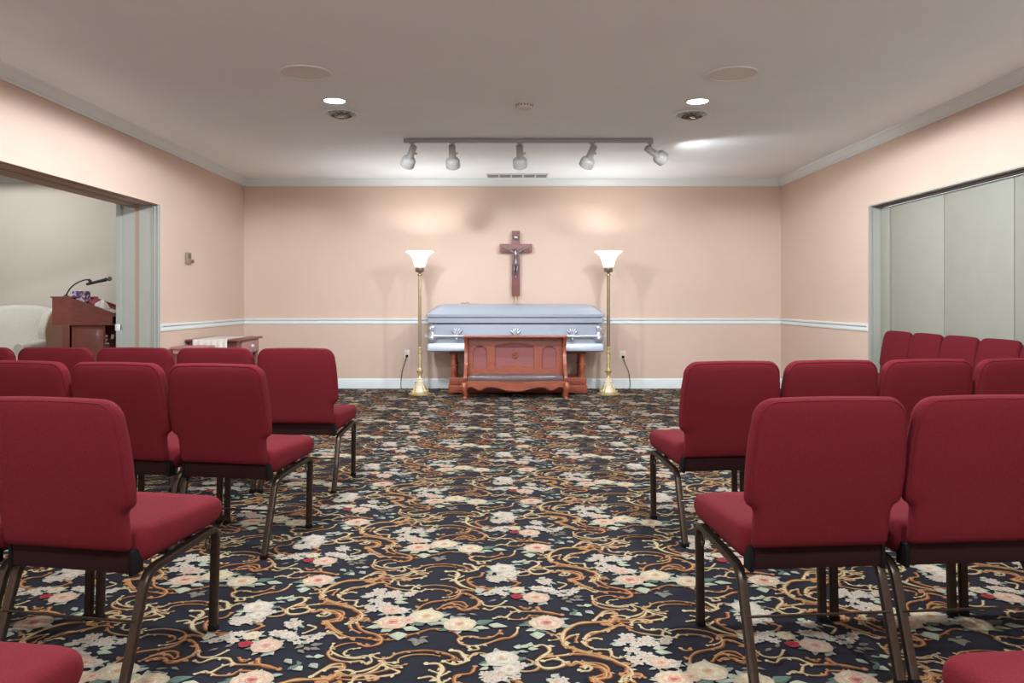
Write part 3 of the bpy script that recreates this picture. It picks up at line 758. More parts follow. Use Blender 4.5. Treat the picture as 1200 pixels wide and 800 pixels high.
for sx in (-1, 1):
    for sy in (-1, 1):
        g = MB()
        prof = [(.03, .105), (.05, .115), (.062, .14), (.066, .165), (.056, .19), (.040, .215), (.036, .245), (.044, .275), (.046, .295), (.03, .318)]
        g.lathe(prof, 14, (sx * .995, sy * .232, 0))
        g.sphere((sx * .955, sy * .268, .17), .032, 10, 6)
        for a in range(-1, 2): g.sphere((sx * (1.0 + .018 * a), sy * .262, .262), .02, 8, 6, (.55, .6, 1.7))
        g.build('corner_ornament', 'casket_silver', cs, angle=60)
# small dark clip on the lid
k = MB().tube([(-.05, 0, .006), (-.02, .01, .016), (.0, 0, .008), (.03, .012, .018), (.05, 0, .007)], .004, 6).build('casket_key', 'vent_dark')
k.location = PX(545, 354, 9.74); k.location.z = .52 + .566
tag(k, 'small dark metal piece lying on the casket lid', 'casket key')
# bier
bi = thing('bier', 'reddish wooden bier with turned posts carrying the casket', 'bier', (CX + .03, CY, 0))
bx(-.82, .82, -.215, .215, .487, .52, bevel=.006).build('top_board', 'mahogany_dark', bi)
bx(-.835, .835, -.225, .225, .02, .115, bevel=.008).build('lower_plinth', 'mahogany', bi)
bx(-.825, .825, -.215, .215, .115, .205, bevel=.01).build('upper_plinth', 'mahogany', bi)
for sx in (-1, 1):
    for sy in (-1, 1):
        MB().lathe([(.04, .205), (.04, .225), (.028, .232), (.034, .27), (.040, .31), (.036, .335), (.044, .342), (.044, .356), (.032, .364), (.03, .40), (.026, .44), (.034, .47), (.04, .487)], 16, (sx * .775, sy * .16, 0)).build('turned_post', 'mahogany', bi)
    bx(sx * .8 - .02, sx * .8 + .02, -.2, .2, 0, .02).build('skid', 'mahogany_dark', bi)
# kneeler (prie-dieu)
KY = 8.97
kn = thing('kneeler', 'carved reddish wooden kneeler with dark padded cushion before the casket', 'kneeler', (.118, KY, 0))
KW = .575
# side boards: profile in (y, z)
sidep = crom([(.02, .20), (.0, .25), (.05, .30), (.13, .37), (.175, .46), (.185, .56), (.16, .64), (.11, .700), (.14, .718), (.30, .718), (.315, .69), (.315, .5), (.315, .25), (.315, .14), (.2, .13), (.06, .14)], 3, True)
for sx in (-1, 1):
    MB().prism([tuple(p) for p in sidep], sx * KW - .018, sx * KW + .018, lambda a, b, t: (t, a, b)).build('side_board', 'mahogany', kn)
bx(-KW - .03, KW + .03, .10, .335, .700, .722, bevel=.006).build('top_rest', 'mahogany', kn)
bx(-KW + .02, KW - .02, .30, .312, .22, .70).build('back_panel', 'velvet_brown', kn)
def arch(x0, x1, z0, z1, dip, bottom=0, n=10):
    """panel opening: ogee shoulders and a raised centre"""
    w_ = x1 - x0; out = []
    for i in range(n + 1):
        u = i / n; out.append((x0 + w_ * u, z0 + bottom * math.sin(math.pi * u)))
    top = [(x1, z1 - dip), (x1 - .012, z1 - dip * .45), (x1 - w_ * .12, z1 - dip * .35), (x1 - w_ * .17, z1 - dip * .5), (x1 - w_ * .24, z1 - dip * .2)]
    top += [(x0 + w_ * u, z1 - dip * .2 + dip * .2 * math.sin(math.pi * (u - .24) / .52)) for u in (.65, .5, .35)]
    top += [(x0 + w_ - (p[0] - x0), p[1]) for p in reversed(top[:5])]
    return out + top
outer = [(-KW + .018, .225), (KW - .018, .225), (KW - .018, .70), (-KW + .018, .70)]
holes = [arch(-.24, .225, .335, .63, .06, .025), arch(-.50, -.33, .335, .60, .07), arch(.315, .485, .335, .60, .07)]
filled('panel_frame', [outer] + holes, .024, 'mahogany', lambda a, b, t: (a, .288 + t, b), kn)
ro = MB(); ro.sphere((0, .285, .485), .016, 12, 8)
for a in range(8): ro.sphere((.026 * math.cos(a * .785), .29, .485 + .026 * math.sin(a * .785)), .013, 8, 6, (1, .7, 1))
ro.build('carved_rosette', 'mahogany', kn)
# cushion with a bowed front
cu = []
for i in range(13):
    u = -1 + i / 6; cu.append((u * (KW - .022), .02 - .035 * (1 - u * u)))
cu += [(KW - .022, .275), (-KW + .022, .275)]
MB().puff(cu, [(.02, .205), (.96, .205), (.99, .212), (1, .228), (.993, .25), (.97, .265), (.9, .275), (.5, .285), (.02, .285)], lambda a, b, o: (a, b, o - .02 * max(0, b - .1)), (0, .13)).build('cushion', 'pad_leather', kn, angle=50)
bx(-KW + .01, KW - .01, -.005, .29, .19, .206, bevel=.005).build('seat_board', 'mahogany', kn)
# scalloped apron
ap = [(-KW, .19)]
SCP = [(0, .088), (.15, .094), (.3, .118), (.42, .132), (.52, .138), (.62, .128), (.70, .100), (.74, .100), (.80, .122), (.88, .142), (.95, .136), (1.01, .112)]
def scal(u):
    u = abs(u)
    for (a, b), (c, d) in zip(SCP, SCP[1:]):
        if u <= c: return b + (d - b) * (u - a) / (c - a)
    return .112
for i in range(41):
    u = -1 + i / 20; ap.append((u * (KW - .02), scal(u)))
ap += [(KW, .19)]
MB().prism(ap, -.012, .010, lambda a, b, t: (a, t, b)).build('apron', 'mahogany', kn)
bead = [(-KW * .97 + KW * 1.94 * i / 40, -.014, scal(-.97 + 1.94 * i / 40) + .006) for i in range(41)]
MB().tube(bead, .007, 6).build('apron_bead', 'mahogany_dark', kn)
for sx in (-1, 1):
    leg = crom([(sx * (KW + .0), .0, .185), (sx * (KW + .016), -.012, .14), (sx * (KW + .004), -.006, .08), (sx * (KW - .004), 0, .035), (sx * (KW + .010), -.012, .004)], 4)
    MB().tube(leg, [.034, .035, .036, .037, .038, .036, .033, .029, .026, .023, .021, .019, .018, .019, .022, .026, .024][:len(leg)], 12).build('leg', 'mahogany', kn)
    MB().tube([(sx * (KW - .005), .295, .2), (sx * (KW - .005), .295, .002)], .022, 10).build('leg', 'mahogany', kn)
    sc = MB()
    for t_ in range(1): sc.tube([(sx * (KW + .016) + (.016 - .0011 * q) * math.cos(q * .7), -.042, .125 + (.016 - .0011 * q) * math.sin(q * .7)) for q in range(14)], .005, 6)
    sc.build('leg_scroll', 'mahogany', kn)

# ================================================================== CRUCIFIX ON STAND
cr = thing('crucifix', 'dark wooden crucifix with metal figure on a brass rod behind the casket', 'crucifix', ((604.5 - VX) * 10.0 / FPX, 10.0, 0))
bx(-.051, .051, -.016, .016, 1.185, 2.015, bevel=.004).build('upright', 'cross_wood', cr)
bx(-.205, .205, -.018, .014, 1.745, 1.85, bevel=.004).build('crossbar', 'cross_wood', cr)
MB().tube([(0, 0, .01), (0, 0, 1.19)], .011, 12).build('rod', 'antique_gold', cr)
loft([(.11, .05, .02, 0), (.11, .05, .02, .012), (.03, .03, .02, .03)]).build('foot_plate', 'antique_gold', cr)
g = MB()
g.tube([(.032 * math.cos(a), -.02, 1.935 + .03 * math.sin(a)) for a in np.linspace(0, 6.283, 20, endpoint=False)], .006, 6, closed=True)
g.box(-.022, .022, -.024, -.016, 1.922, 1.948); g.tube([(.02, -.02, 1.915), (.035, -.022, 1.895)], .006, 6)
g.build('scroll_plaque', 'cross_metal', cr)
# corpus: one skinned figure
J = [(0, 0, 1.60), (0, -.004, 1.655), (0, -.006, 1.70), (0, -.008, 1.742), (-.012, -.022, 1.772), (-.016, -.026, 1.80),
     (-.038, -.006, 1.745), (-.09, 0, 1.775), (-.155, .004, 1.805), (-.168, .004, 1.815), (.038, -.006, 1.745), (.09, 0, 1.775), (.155, .004, 1.805), (.168, .004, 1.815),
     (-.020, -.004, 1.585), (-.022, -.026, 1.515), (-.004, -.004, 1.44), (-.002, -.016, 1.41), (.020, -.004, 1.585), (.016, -.024, 1.515), (.004, -.006, 1.44), (.003, -.018, 1.41)]
E = [(0, 1), (1, 2), (2, 3), (3, 4), (4, 5), (3, 6), (6, 7), (7, 8), (8, 9), (3, 10), (10, 11), (11, 12), (12, 13), (0, 14), (14, 15), (15, 16), (16, 17), (0, 18), (18, 19), (19, 20), (20, 21)]
rad = [.026, .023, .029, .018, .012, .020, .015, .011, .008, .009, .015, .011, .008, .009, .018, .014, .010, .008, .018, .014, .010, .008]
me = bpy.data.meshes.new('corpus'); me.from_pydata([(x, y - .036, z) for x, y, z in J], E, []); me.materials.append(MATS['cross_metal'])
co = bpy.data.objects.new('figure', me); col.objects.link(co); co.parent = cr
sk = co.modifiers.new('skin', 'SKIN'); sk.use_smooth_shade = True
if not me.skin_vertices:
    bpy.context.view_layer.update()
lay = me.skin_vertices[0] if len(me.skin_vertices) else None
if lay is None:
    bm = bmesh.new(); bm.from_mesh(me); bm.verts.layers.skin.verify(); bm.to_mesh(me); bm.free(); lay = me.skin_vertices[0]
for i, r in enumerate(rad): lay.data[i].radius = (r, r); lay.data[i].use_root = (i == 0)
ss = co.modifiers.new('sub', 'SUBSURF'); ss.levels = 1; ss.render_levels = 2
MB().tube([(-.035, -.055, 1.588), (0, -.068, 1.575), (.036, -.055, 1.59)], [.012, .02, .012], 8).build('loincloth', 'cross_metal', cr)

# ================================================================== TORCHIERE LAMPS
def make_lamp():
    t = thing('torchiere_lamp', 'x', 'floor lamp')
    g = MB().lathe([(.135, 0), (.14, .008), (.138, .02), (.10, .03), (.075, .045)], 8); g.build('base_plate', 'antique_gold', t)
    for q in range(4):
        a = q * math.pi / 2 + math.pi / 4
        P = [(math.cos(a) * r_, math.sin(a) * r_, z) for r_, z in ((.052, .13), (.075, .10), (.088, .06), (.112, .032), (.125, .045), (.118, .058))]
        MB().tube(crom(P, 3), .010, 8).build('scroll_foot', 'antique_gold', t)
    MB().lathe([(.085, .03), (.08, .05), (.062, .09), (.058, .15), (.062, .165), (.058, .172), (.05, .176), (.054, .19), (.03, .2)], 20).build('base_column', 'cream_enamel', t)
    MB().lathe([(.03, .2), (.022, .215), (.022, .25), (.036, .275), (.044, .288), (.028, .30), (.018, .33), (.021, .36), (.022, .44), (.018, .49), (.026, .50), (.026, .512), (.017, .52), (.017, .545), (.026, .553), (.026, .566), (.017, .575)], 18).build('stem', 'antique_gold', t)
    g = MB().lathe([(.0155, .57), (.0155, 1.43)], 14)
    for q in range(6):
        a = q * math.pi / 3; g.tube([(.0155 * math.cos(a), .0155 * math.sin(a), .58), (.0155 * math.cos(a), .0155 * math.sin(a), 1.42)], .004, 5)
    g.build('pole', 'brass', t)
    MB().lathe([(.016, 1.425), (.03, 1.432), (.028, 1.442), (.016, 1.45), (.018, 1.462), (.05, 1.474), (.055, 1.48), (.055, 1.525), (.05, 1.53)], 20).build('socket_cup', 'brass', t)
    sh = [(.05, 1.525), (.062, 1.535), (.070, 1.565), (.080, 1.605), (.098, 1.65), (.125, 1.685), (.155, 1.705), (.166, 1.712), (.166, 1.72), (.155, 1.716), (.122, 1.694), (.094, 1.658), (.076, 1.61), (.066, 1.57), (.05, 1.545)]
    MB().lathe(sh, 32, cap=False).build('shade', 'shade_glass', t)
    MB().sphere((0, 0, 1.565), .028, 12, 8, (1, 1, 1.2)).build('bulb', 'lamp_face', t)
    return t
lamps = []
l0 = make_lamp()
for i, (px, lab) in enumerate(((492, 'tall brass torchiere with white glass shade at the left end of the casket'), (713, 'tall brass torchiere with white glass shade at the right end of the casket'))):
    o = l0 if i == 0 else copy_tree(l0)
    d = 9.42; o.location = ((px - VX) * d / FPX, d, 0); o['label'] = lab; o['group'] = 'torchieres flanking the casket'
    lamps.append(o)
    light('torch_light', 'POINT', (0, 0, 1.612), P_TORCH, (1, .985, .96), parent=o, shadow_soft_size=.035)
# outlets with lamp cords
for px, py, sx, lab in ((477, 415, -1, 'small wall outlet with plugged cord left of the left torchiere'), (730, 416, 1, 'white wall outlet with plugged cord right of the right torchiere')):
    p = PX(px, py, YB)
    o = thing('wall_outlet', lab, 'outlet', p)
    bx(-.036, .036, -.006, 0, -.058, .058, bevel=.003).build('cover_plate', 'outlet_white', o)
    bx(-.018, .018, -.010, -.004, .012, .042, bevel=.003).build('socket', 'outlet_white', o)
    bx(-.016, .016, -.032, -.006, -.036, -.006, bevel=.004).build('plug', 'black_plastic', o)
    lp = lamps[0 if sx < 0 else 1]
    base = Vector((lp.location.x, lp.location.y, .02))
    a = Vector((p.x, YB - .03, p.z - .03))
    if sx < 0: pts = [a, Vector((p.x - .03, YB - .05, p.z - .12)), Vector((p.x - .06, YB - .05, .2)), Vector((p.x - .07, YB - .06, .03)), Vector((p.x - .02, YB - .2, .012)), base + Vector((-.12, .1, -.008))]
    else: pts = [a, Vector((p.x + .02, YB - .05, p.z - .1)), Vector((p.x + .07, YB - .05, .2)), Vector((p.x + .08, YB - .06, .03)), Vector((p.x + .02, YB - .2, .012)), base + Vector((.12, .1, -.008))]
    c = MB().tube([Vector(q) for q in crom(pts, 5)], .005, 6).build('power_cord', 'cord_brown')
    tag(c, 'thin dark cord running from the %s outlet down to the carpet' % ('left' if sx < 0 else 'right'), 'cord')

# ================================================================== CEILING FITTINGS
tr = thing('track_light', 'grey ceiling track with five adjustable spot heads', 'track light', (.222, 7.56, ZC))
TL = 1.2
bx(-TL, TL, -.017, .017, -.040, -.004, bevel=.003).build('track_bar', 'spot_grey', tr)
bx(-.05, .05, -.025, .025, -.006, 0).build('mounting_plate', 'spot_grey', tr)
for px, axis in ((483, (-.36, .62, -.70)), (530, (.0, .62, -.78)), (609, (.04, .66, -.75)), (694, (-.30, .60, -.74)), (762, (.80, .42, -.42))):
    x = (px - VX) * 7.56 / FPX - .222
    ax = Vector(axis).normalized()
    piv = Vector((x, 0, -.115))
    q = ax.to_track_quat('-Z', 'Y').to_matrix().to_4x4(); M = Matrix.Translation(piv) @ q
    # head along -Z: neck then wider can, open mouth
    prof = [(.024, .055), (.033, .05), (.034, -.07), (.036, -.082), (.058, -.094), (.068, -.11), (.070, -.175), (.066, -.178), (.062, -.14)]
    hd = MB().lathe(prof, 22, M=M, cap=True).build('spot_head', 'spot_grey', tr)
    MB().tube([(x, 0, -.04), (x, 0, -.075), piv], .012, 8).build('stem', 'spot_grey', hd)
    bx(x - .026, x + .026, -.015, .015, -.05, -.036).build('adapter', 'spot_grey', hd)
    kb = M @ Vector((.042, 0, -.03)); MB().tube([M @ Vector((.03, 0, -.03)), M @ Vector((.056, 0, -.03))], .010, 8).build('knob', 'spot_grey', hd)
    MB().lathe([(.052, -.1405), (.060, -.142)], 20, M=M).build('lamp_face', 'lamp_face', hd)
    lp = M @ Vector((0, 0, -.185))
    light('spot_beam', 'SPOT', lp, P_SPOT * (1.15 if px == 762 else 1), (.97, .985, 1), parent=tr, aim=lp + ax, spot_size=R(136 if px == 762 else 100), spot_blend=.6, shadow_soft_size=.05)

def disc_at(px, py): 
    s = (VY - py) / (ZC - CAMH); return ((px - VX) / s, FPX / s)
# recessed downlights: two in view, the rest unseen and added to light the seating
dl0 = None
spots = [(*disc_at(392, 117.5), 'round recessed ceiling light left of the smoke detector'), (*disc_at(817.5, 118.2), 'round recessed ceiling light right of the smoke detector')]
for yy, wh in ((3.2, 'above the second chair row'), (.3, 'above the camera')): spots += [(spots[0][0], yy, 'round recessed ceiling light %s, left of the aisle' % wh), (spots[1][0], yy, 'round recessed ceiling light %s, right of the aisle' % wh)]
for x, y, lab in spots:
    if dl0 is None:
        dl0 = thing('recessed_light', lab, 'ceiling light')
        MB().lathe([(.082, 0), (.098, 0), (.1, -.003), (.096, -.006), (.082, -.007), (.08, -.002)], 32, cap=False).build('trim_ring', 'white_trim', dl0)
        MB().lathe([(.081, -.002), (.078, -.006)], 28).build('lens', 'lamp_face', dl0)
        o = dl0
    else: o = copy_tree(dl0)
    o.location = (x, y, ZC); o['label'] = lab; o['group'] = 'recessed ceiling lights'
    light('downlight', 'SPOT', (0, 0, -.03), P_DOWN, (.905, .97, 1.02), parent=o, aim=(0, 0, -1), spot_size=R(177), spot_blend=.11, shadow_soft_size=.07)
# round supply vents with cone rings
vt0 = None
for px, py, lab in ((400, 131.5, 'round white ceiling vent with dark louvres on the left'), (810.5, 132.5, 'round white ceiling vent with dark louvres on the right')):
    x, y = disc_at(px, py)
    if vt0 is None:
        vt0 = thing('ceiling_vent', lab, 'vent')
        MB().lathe([(.145, 0), (.155, -.004), (.15, -.010), (.125, -.016), (.12, -.008)], 36, cap=False).build('flange', 'white_trim', vt0)
        MB().lathe([(.12, -.002), (.119, -.004)], 32).build('throat', 'vent_dark', vt0)
        for r_, z in ((.105, -.022), (.08, -.032), (.055, -.042)):
            MB().lathe([(r_, z), (r_ + .006, z - .001), (r_ - .012, z + .014), (r_ - .018, z + .015)], 32, cap=False).build('cone_ring', 'white_trim' if r_ > .1 else 'vent_dark', vt0)
        for q in range(12):
            a = q * math.pi / 6; M = Matrix.Rotation(a, 4, 'Z')
            MB().box(.04, .128, -.003, .003, -.022, -.012, M=M).build('vane', 'white_trim', vt0)
        MB().lathe([(.035, -.045), (.036, -.05), (.03, -.052)], 24).build('hub', 'vent_dark', vt0)
        o = vt0
    else: o = copy_tree(vt0)
    o.location = (x, y, ZC); o['label'] = lab; o['group'] = 'round ceiling vents'
sp0 = None
for px, py, lab in ((358.5, 84.5, 'flush round ceiling speaker on the left'), (858, 86, 'flush round ceiling speaker on the right')):
    x, y = disc_at(px, py)
    if sp0 is None:
        sp0 = thing('ceiling_speaker', lab, 'speaker')
        MB().lathe([(.158, 0), (.172, 0), (.174, -.004), (.17, -.009), (.16, -.010), (.157, -.006)], 40, cap=False).build('rim', 'speaker_white', sp0)
        MB().lathe([(.159, -.001), (.158, -.006)], 36).build('grille', 'speaker_white', sp0)
        o = sp0
    else: o = copy_tree(sp0)
    o.location = (x, y, ZC); o['label'] = lab; o['group'] = 'flush ceiling speakers'
x, y = disc_at(614.5, 120.5)
sd = thing('smoke_detector', 'round white smoke detector in the middle of the ceiling', 'smoke detector', (x, y, ZC))
MB().lathe([(.078, 0), (.08, -.004), (.078, -.014), (.07, -.016)], 32).build('base', 'detector_white', sd)
MB().lathe([(.066, -.016), (.066, -.034), (.058, -.046), (.02, -.05)], 32).build('cover', 'detector_white', sd)
for q in range(16):
    a = q * math.pi / 8; MB().box(.0655, .068, -.006, .006, -.032, -.02, M=Matrix.Rotation(a, 4, 'Z')).build('vent_slot', 'vent_dark', sd)
# slotted return grille near the back wall
gx0, gx1 = (571 - VX) / 93.5, (641 - VX) / 93.5
gv = thing('ceiling_grille', 'long grey ceiling grille of five sections near the back wall', 'vent', ((gx0 + gx1) / 2, 9.77, ZC))
hw = (gx1 - gx0) / 2
f = MB()
for q in range(6):
    xx = -hw + q * 2 * hw / 5; f.box(xx - .008, xx + .008, -.14, .14, -.012, 0)
f.box(-hw, hw, -.14, -.12, -.012, 0); f.box(-hw, hw, .12, .14, -.012, 0); f.build('frame', 'white_trim', gv)
for q in range(5):
    xx = -hw + (q + .5) * 2 * hw / 5; pn = bx(xx - hw / 5 + .008, xx + hw / 5 - .008, -.12, .12, -.004, -.001).build('grille_panel', 'vent_grey', gv)
    sl = MB()
    for r_ in range(6): sl.box(xx - hw / 5 + .01, xx + hw / 5 - .01, -.105 + r_ * .04, -.085 + r_ * .04, -.010, -.004)
    sl.build('louvre', 'vent_grey', pn)
# thermostat on the left wall
p = thing('thermostat', 'small beige thermostat on the left wall beside the opening', 'thermostat', (XL, 8.28, 1.575))
bx(0, .032, -.055, .045, -.06, .06, bevel=.006).build('housing', 'thermo', p)
bx(.0, .05, .045, .075, -.05, -.012, bevel=.004).build('lever', 'thermo_dark', p)
bx(.03, .036, -.04, .03, .0, .045, bevel=.002).build('dial_window', 'thermo_dark', p)

# ================================================================== SIDE TABLE WITH RUNNER
tb = thing('side_table', 'dark wooden side table against the left wall under a lace runner', 'table', (-3.07, 8.62, 0))
bx(-.275, .285, -.42, .40, .70, .722, bevel=.006).build('table_top', 'table_wood', tb)
bx(-.25, .25, -.37, .36, .55, .70).build('apron', 'table_wood', tb)
dr = bx(.25, .262, -.24, .33, .565, .69, bevel=.004).build('drawer', 'table_wood_pink', tb)
kb = MB(); kb.sphere((.28, .05, .63), .018, 12, 8); kb.tube([(.26, .05, .63), (.28, .05, .63)], .008, 8); kb.build('knob', 'white_trim', dr)
for sx in (-1, 1):
    for sy in (-1, 1): bx(sx * .22 - .025, sx * .22 + .025, sy * .34 - .025 - .01, sy * .34 + .025 - .01, 0, .552, bevel=.004).build('leg', 'table_wood', tb)
# lace runner: lies along the top and hangs over the near end in folds
rn = MB(); v = []; F = []; n = 33
prof = [(.36, .7235)] + [(y_, .7235) for y_ in (.2, 0, -.2, -.4)] + [(-.428, .720), (-.432, .70), (-.434, .66), (-.436, .61), (-.438, .56)]
for jn, (yy, zz) in enumerate(prof):
    for i in range(n):
        u = i / (n - 1); dpt = max(0, .72 - zz) / .16
        v.append((-.19 + .36 * u + .01 * dpt * math.sin(u * 40), yy - .014 * dpt * (1 + math.sin(u * 34)), zz - (.02 * abs(math.sin(u * 17)) if jn == len(prof) - 1 else 0)))
for jn in range(len(prof) - 1):
    for i in range(n - 1): F.append((jn * n + i, jn * n + i + 1, (jn + 1) * n + i + 1, (jn + 1) * n + i))
rn.add(v, F); rn = rn.build('lace_runner', 'lace'); rn.location = (-3.07, 8.62, 0)
so_ = rn.modifiers.new('thick', 'SOLIDIFY'); so_.thickness = .002; so_.offset = 1
tag(rn, 'off-white lace runner draped over the wooden side table', 'runner')
st = thing('wooden_stool', 'low reddish wooden stool between the side table and the opening', 'stool', (-3.16, 7.95, 0))
bx(-.17, .17, -.15, .15, .645, .67, bevel=.006).build('seat', 'table_wood_pink', st)
bx(-.15, .15, -.13, .13, .60, .645).build('apron', 'table_wood_pink', st)
for sx in (-1, 1):
    for sy in (-1, 1): MB().tube([(sx * .13, sy * .11, .62), (sx * .15, sy * .13, .0)], .016, 8).build('leg', 'table_wood', st)

# ================================================================== NEXT ROOM: LECTERN, WING CHAIR, LOW WALL
LX = -4.31
le = thing('lectern', 'reddish brown wooden lectern with sloping top in the next room', 'lectern', (LX, 8.25, 0))
HY = .25
sidepoly = [(-.30, .88), (.305, .88), (.31, 1.0), (.30, 1.012), (-.115, 1.158), (-.30, 1.160)]
for sy in (-1, 1):
    MB().prism(sidepoly, sy * HY - .011, sy * HY + .011, lambda a, b, t: (a, t, b)).build('side_panel', 'lectern_wood', le)
bx(-.318, -.10, -HY - .015, HY + .015, 1.156, 1.172, bevel=.003).build('top_ledge', 'lectern_wood', le)
sl = MB().prism([(-.12, 1.13), (.30, .985), (.30, .97), (-.12, 1.115)], -HY + .011, HY - .011, lambda a, b, t: (a, t, b)).build('reading_board', 'lectern_wood', le)
bx(-.30, -.285, -HY + .01, HY - .01, .88, 1.157).build('front_panel', 'lectern_wood', le)
bx(.285, .31, -HY + .01, HY - .01, .965, 1.0).build('book_stop', 'lectern_wood', le)
bx(-.30, .305, -HY + .01, HY - .01, .88, .895).build('bottom_board', 'lectern_wood', le)
ped = MB(); ped.box(-.155, -.135, -.2, .2, .06, .88); ped.box(-.155, .20, -.2, -.18, .06, .88); ped.box(-.155, .20, .18, .2, .06, .88)
ped.build('pedestal', 'lectern_wood', le)
bx(-.09, .19, -.206, -.198, .10, .835, bevel=.002).build('pedestal_panel', 'lectern_wood', le)
bx(-.135, .19, -.18, .18, .60, .615).build('shelf', 'lectern_wood', le)
bx(-.24, .27, -.24, .24, 0, .06, bevel=.006).build('plinth', 'lectern_wood', le)
bx(-.134, -.128, -.18, .18, .06, .88).build('inner_back', 'black_plastic', le)  # black sheet standing in for the shade inside the open shelf
# gooseneck microphone
def LP(px, py, d=8.02): return PX(px, py, d)
mc = thing('gooseneck_microphone', 'black gooseneck microphone on the lectern', 'microphone', (0, 0, 0))
b0 = Vector((LX - .21, 8.08, 1.172)); mc.location = b0
MB().lathe([(.028, 0), (.028, .006), (.012, .012), (.008, .02)], 16).build('mount', 'mic_black', mc)
d = b0.y
pts = [Vector((0, 0, .01))] + [PX(a, b, d) - b0 for a, b in ((79.5, 342), (84, 336), (91, 331), (99, 328), (104, 327.5))]
pts[0].x = (77.8 - VX) * d / FPX - b0.x
MB().tube([Vector(q) for q in crom(pts, 5)], .007, 10).build('gooseneck', 'mic_black', mc)
a, b = PX(101.5, 333, d) - b0, PX(125, 327.3, d) - b0
MB().tube([a, a.lerp(b, .1), a.lerp(b, .6), b], [.012, .015, .016, .02], 14).build('handle', 'mic_black', mc)
MB().tube([PX(104, 327.5, d) - b0, PX(107, 331, d) - b0], [.014, .016], 10).build('clip', 'mic_black', mc)
hc = PX(128.3, 326.6, d) - b0
MB().sphere(hc, .024, 14, 10).build('grille', 'mic_grille', mc)
# things on the lectern's sloping board
def slope_z(x): return 1.13 - (x + .12) * (.145 / .42)
tx = -.05
tbx = thing('tissue_box', 'purple patterned cube tissue box on the lectern', 'tissue box', (LX + tx - .05, 8.17, slope_z(tx) + .006))
MB().prism([(-.062, .022), (.062, -.021), (.062, .115), (-.062, .115)], -.06, .06, lambda a, b, t: (a, t, b)).build('carton', 'tissue_print', tbx)
MB().lathe([(.03, .115), (.02, .128), (.012, .118)], 10).build('tissue', 'tissue_white', tbx)
def crumple(name, cx, cy, m, seed, sx, sy, h, label, cat):
    rnd = random.Random(seed); n = 9; v = []; F = []
    for i in range(n):
        for k_ in range(n):
            u, w_ = i / (n - 1) - .5, k_ / (n - 1) - .5; ed = (1 - (2 * abs(u)) ** 3) * (1 - (2 * abs(w_)) ** 3)
            x_ = cx + u * sx; v.append((LX + x_, 8.25 + cy + w_ * sy, slope_z(x_) + .004 + h * (.25 + .75 * rnd.random()) * (.3 + ed)))
    for i in range(n - 1):
        for k_ in range(n - 1): F.append((i * n + k_, i * n + k_ + 1, (i + 1) * n + k_ + 1, (i + 1) * n + k_))
    m_ = MB(); m_.add(v, F); o = m_.build(name, m, angle=25)
    md = o.modifiers.new('thick', 'SOLIDIFY'); md.thickness = .003; md.offset = 1
    tag(o, label, cat)
crumple('crumpled_tissue', .13, -.1, 'tissue_white', 3, .10, .15, .07, 'crumpled white tissue on the sloping lectern board', 'tissue')
crumple('folded_cloth', .02, -.02, 'pink_cloth', 5, .08, .15, .07, 'dusky pink cloth beside the tissue box on the lectern', 'cloth')
pp = bx(-.06, .06, -.08, .08, 0, .008).build('paper_stack', 'tissue_white'); pp.location = (LX + .22, 8.17, slope_z(.22) + .006); pp.rotation_euler = (0, math.atan(.145 / .42), 0)
tag(pp, 'small stack of white paper at the lower edge of the lectern', 'paper')
# flower spray on the lectern shelf
fs = thing('flower_spray', 'small pale flower spray inside the dark lectern shelf', 'flowers', (LX + .12, 8.22, .615))
rnd = random.Random(11)
g = MB()
for i in range(12): g.sphere((rnd.uniform(-.05, .05), rnd.uniform(-.08, .06), rnd.uniform(.05, .16)), rnd.uniform(.012, .02), 8, 5)
g.build('blossoms', 'lace', fs)
MB().lathe([(.03, 0), (.045, .04), (.04, .06)], 12).build('pot', 'vent_dark', fs)
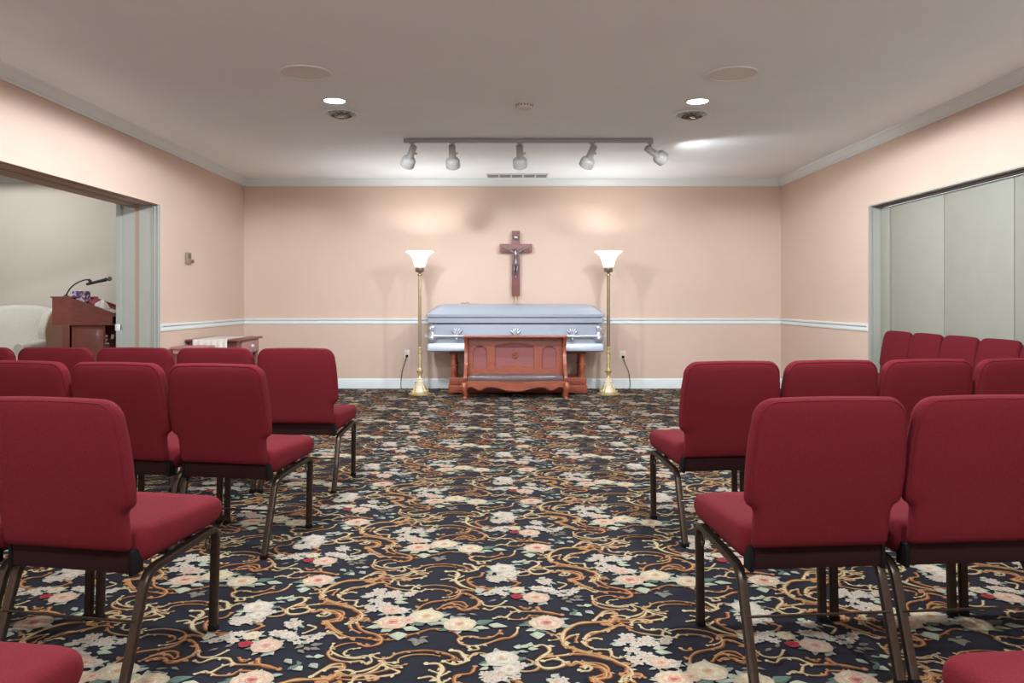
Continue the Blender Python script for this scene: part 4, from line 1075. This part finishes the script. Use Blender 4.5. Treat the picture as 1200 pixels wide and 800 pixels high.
# wing chair facing the camera
wc = thing('wing_chair', 'cream upholstered wing chair behind the lectern in the next room', 'armchair', (-5.72, 8.95, 0), R(3))
bo = [(x, z) for x, z in crom([(-.33, .38), (.33, .38), (.36, .7), (.37, .98), (.30, 1.045), (.12, 1.075), (-.12, 1.075), (-.30, 1.045), (-.37, .98), (-.36, .7)], 4, True)]
MB().puff(bo, [(.02, -.07), (.85, -.07), (.95, -.055), (1, -.02), (1, .02), (.95, .055), (.85, .07), (.02, .07)], lambda a, b, o: (a, .28 + o + (b - .4) * .14, b), (0, .72)).build('back_cushion', 'linen_chair', wc, angle=60)
for sx in (-1, 1):
    wg = crom([(.36, .35), (.40, .98), (.30, 1.03), (.14, .96), (.05, .80), (.06, .66), (-.02, .62), (-.36, .60), (-.40, .55), (-.38, .35)], 4, True)
    MB().prism([tuple(q) for q in wg], sx * .36, sx * .43, lambda a, b, t: (t, a, b)).build('wing', 'linen_chair', wc)
    MB().prism([(q[0] * .985, q[1] * .985 + .005) for q in wg], sx * .43, sx * .442, lambda a, b, t: (t, a, b)).build('outside_panel', 'chair_side', wc)
    MB().tube([(sx * .395, -.42, .6), (sx * .395, .05, .63)], .055, 14).build('arm', 'linen_chair', wc)
    for yy in (-.34, .32): MB().tube([(sx * .34, yy, .2), (sx * .34, yy + (.05 if yy > 0 else 0), 0)], [.028, .018], 10).build('leg', 'table_wood', wc)
bx(-.35, .35, -.38, .30, .30, .46, bevel=.05, seg=4).build('seat_cushion', 'linen_chair', wc)
bx(-.37, .37, -.37, .34, .18, .32, bevel=.01).build('seat_base', 'linen_chair', wc)
# low pink wall stub with white rail
pw = thing('low_wall_stub', 'low pink wall stub with white moulding between wing chair and lectern', 'low wall', ((64.5 - VX) * 9.5 / FPX, 9.5, 0))
bx(-.085, .085, -.1, .28, 0, .985, bevel=.004).build('core', 'pink_wall' if 'pink_wall' in MATS else 'chair_side', pw)
bx(-.10, .10, -.12, .28, .885, .925, bevel=.008).build('moulding', 'white_trim', pw)
# unseen lamps added to light the next room, copies of the recessed light
for (x, y, wh) in ((-5.9, 5.2, 'in the middle of'), (-5.9, 8.4, 'before the wing chair in'), (-5.9, 1.5, 'at the rear of')):
    o = copy_tree(dl0)
    o.location = (x, y, ZC); o['label'] = 'round recessed ceiling light %s the next room' % wh; o['group'] = 'recessed lights of the next room'
    light('downlight', 'SPOT', (0, 0, -.03), P_ROOM2, (.97, .98, 1), parent=o, aim=(0, 0, -1), spot_size=R(177), spot_blend=.11, shadow_soft_size=.07)
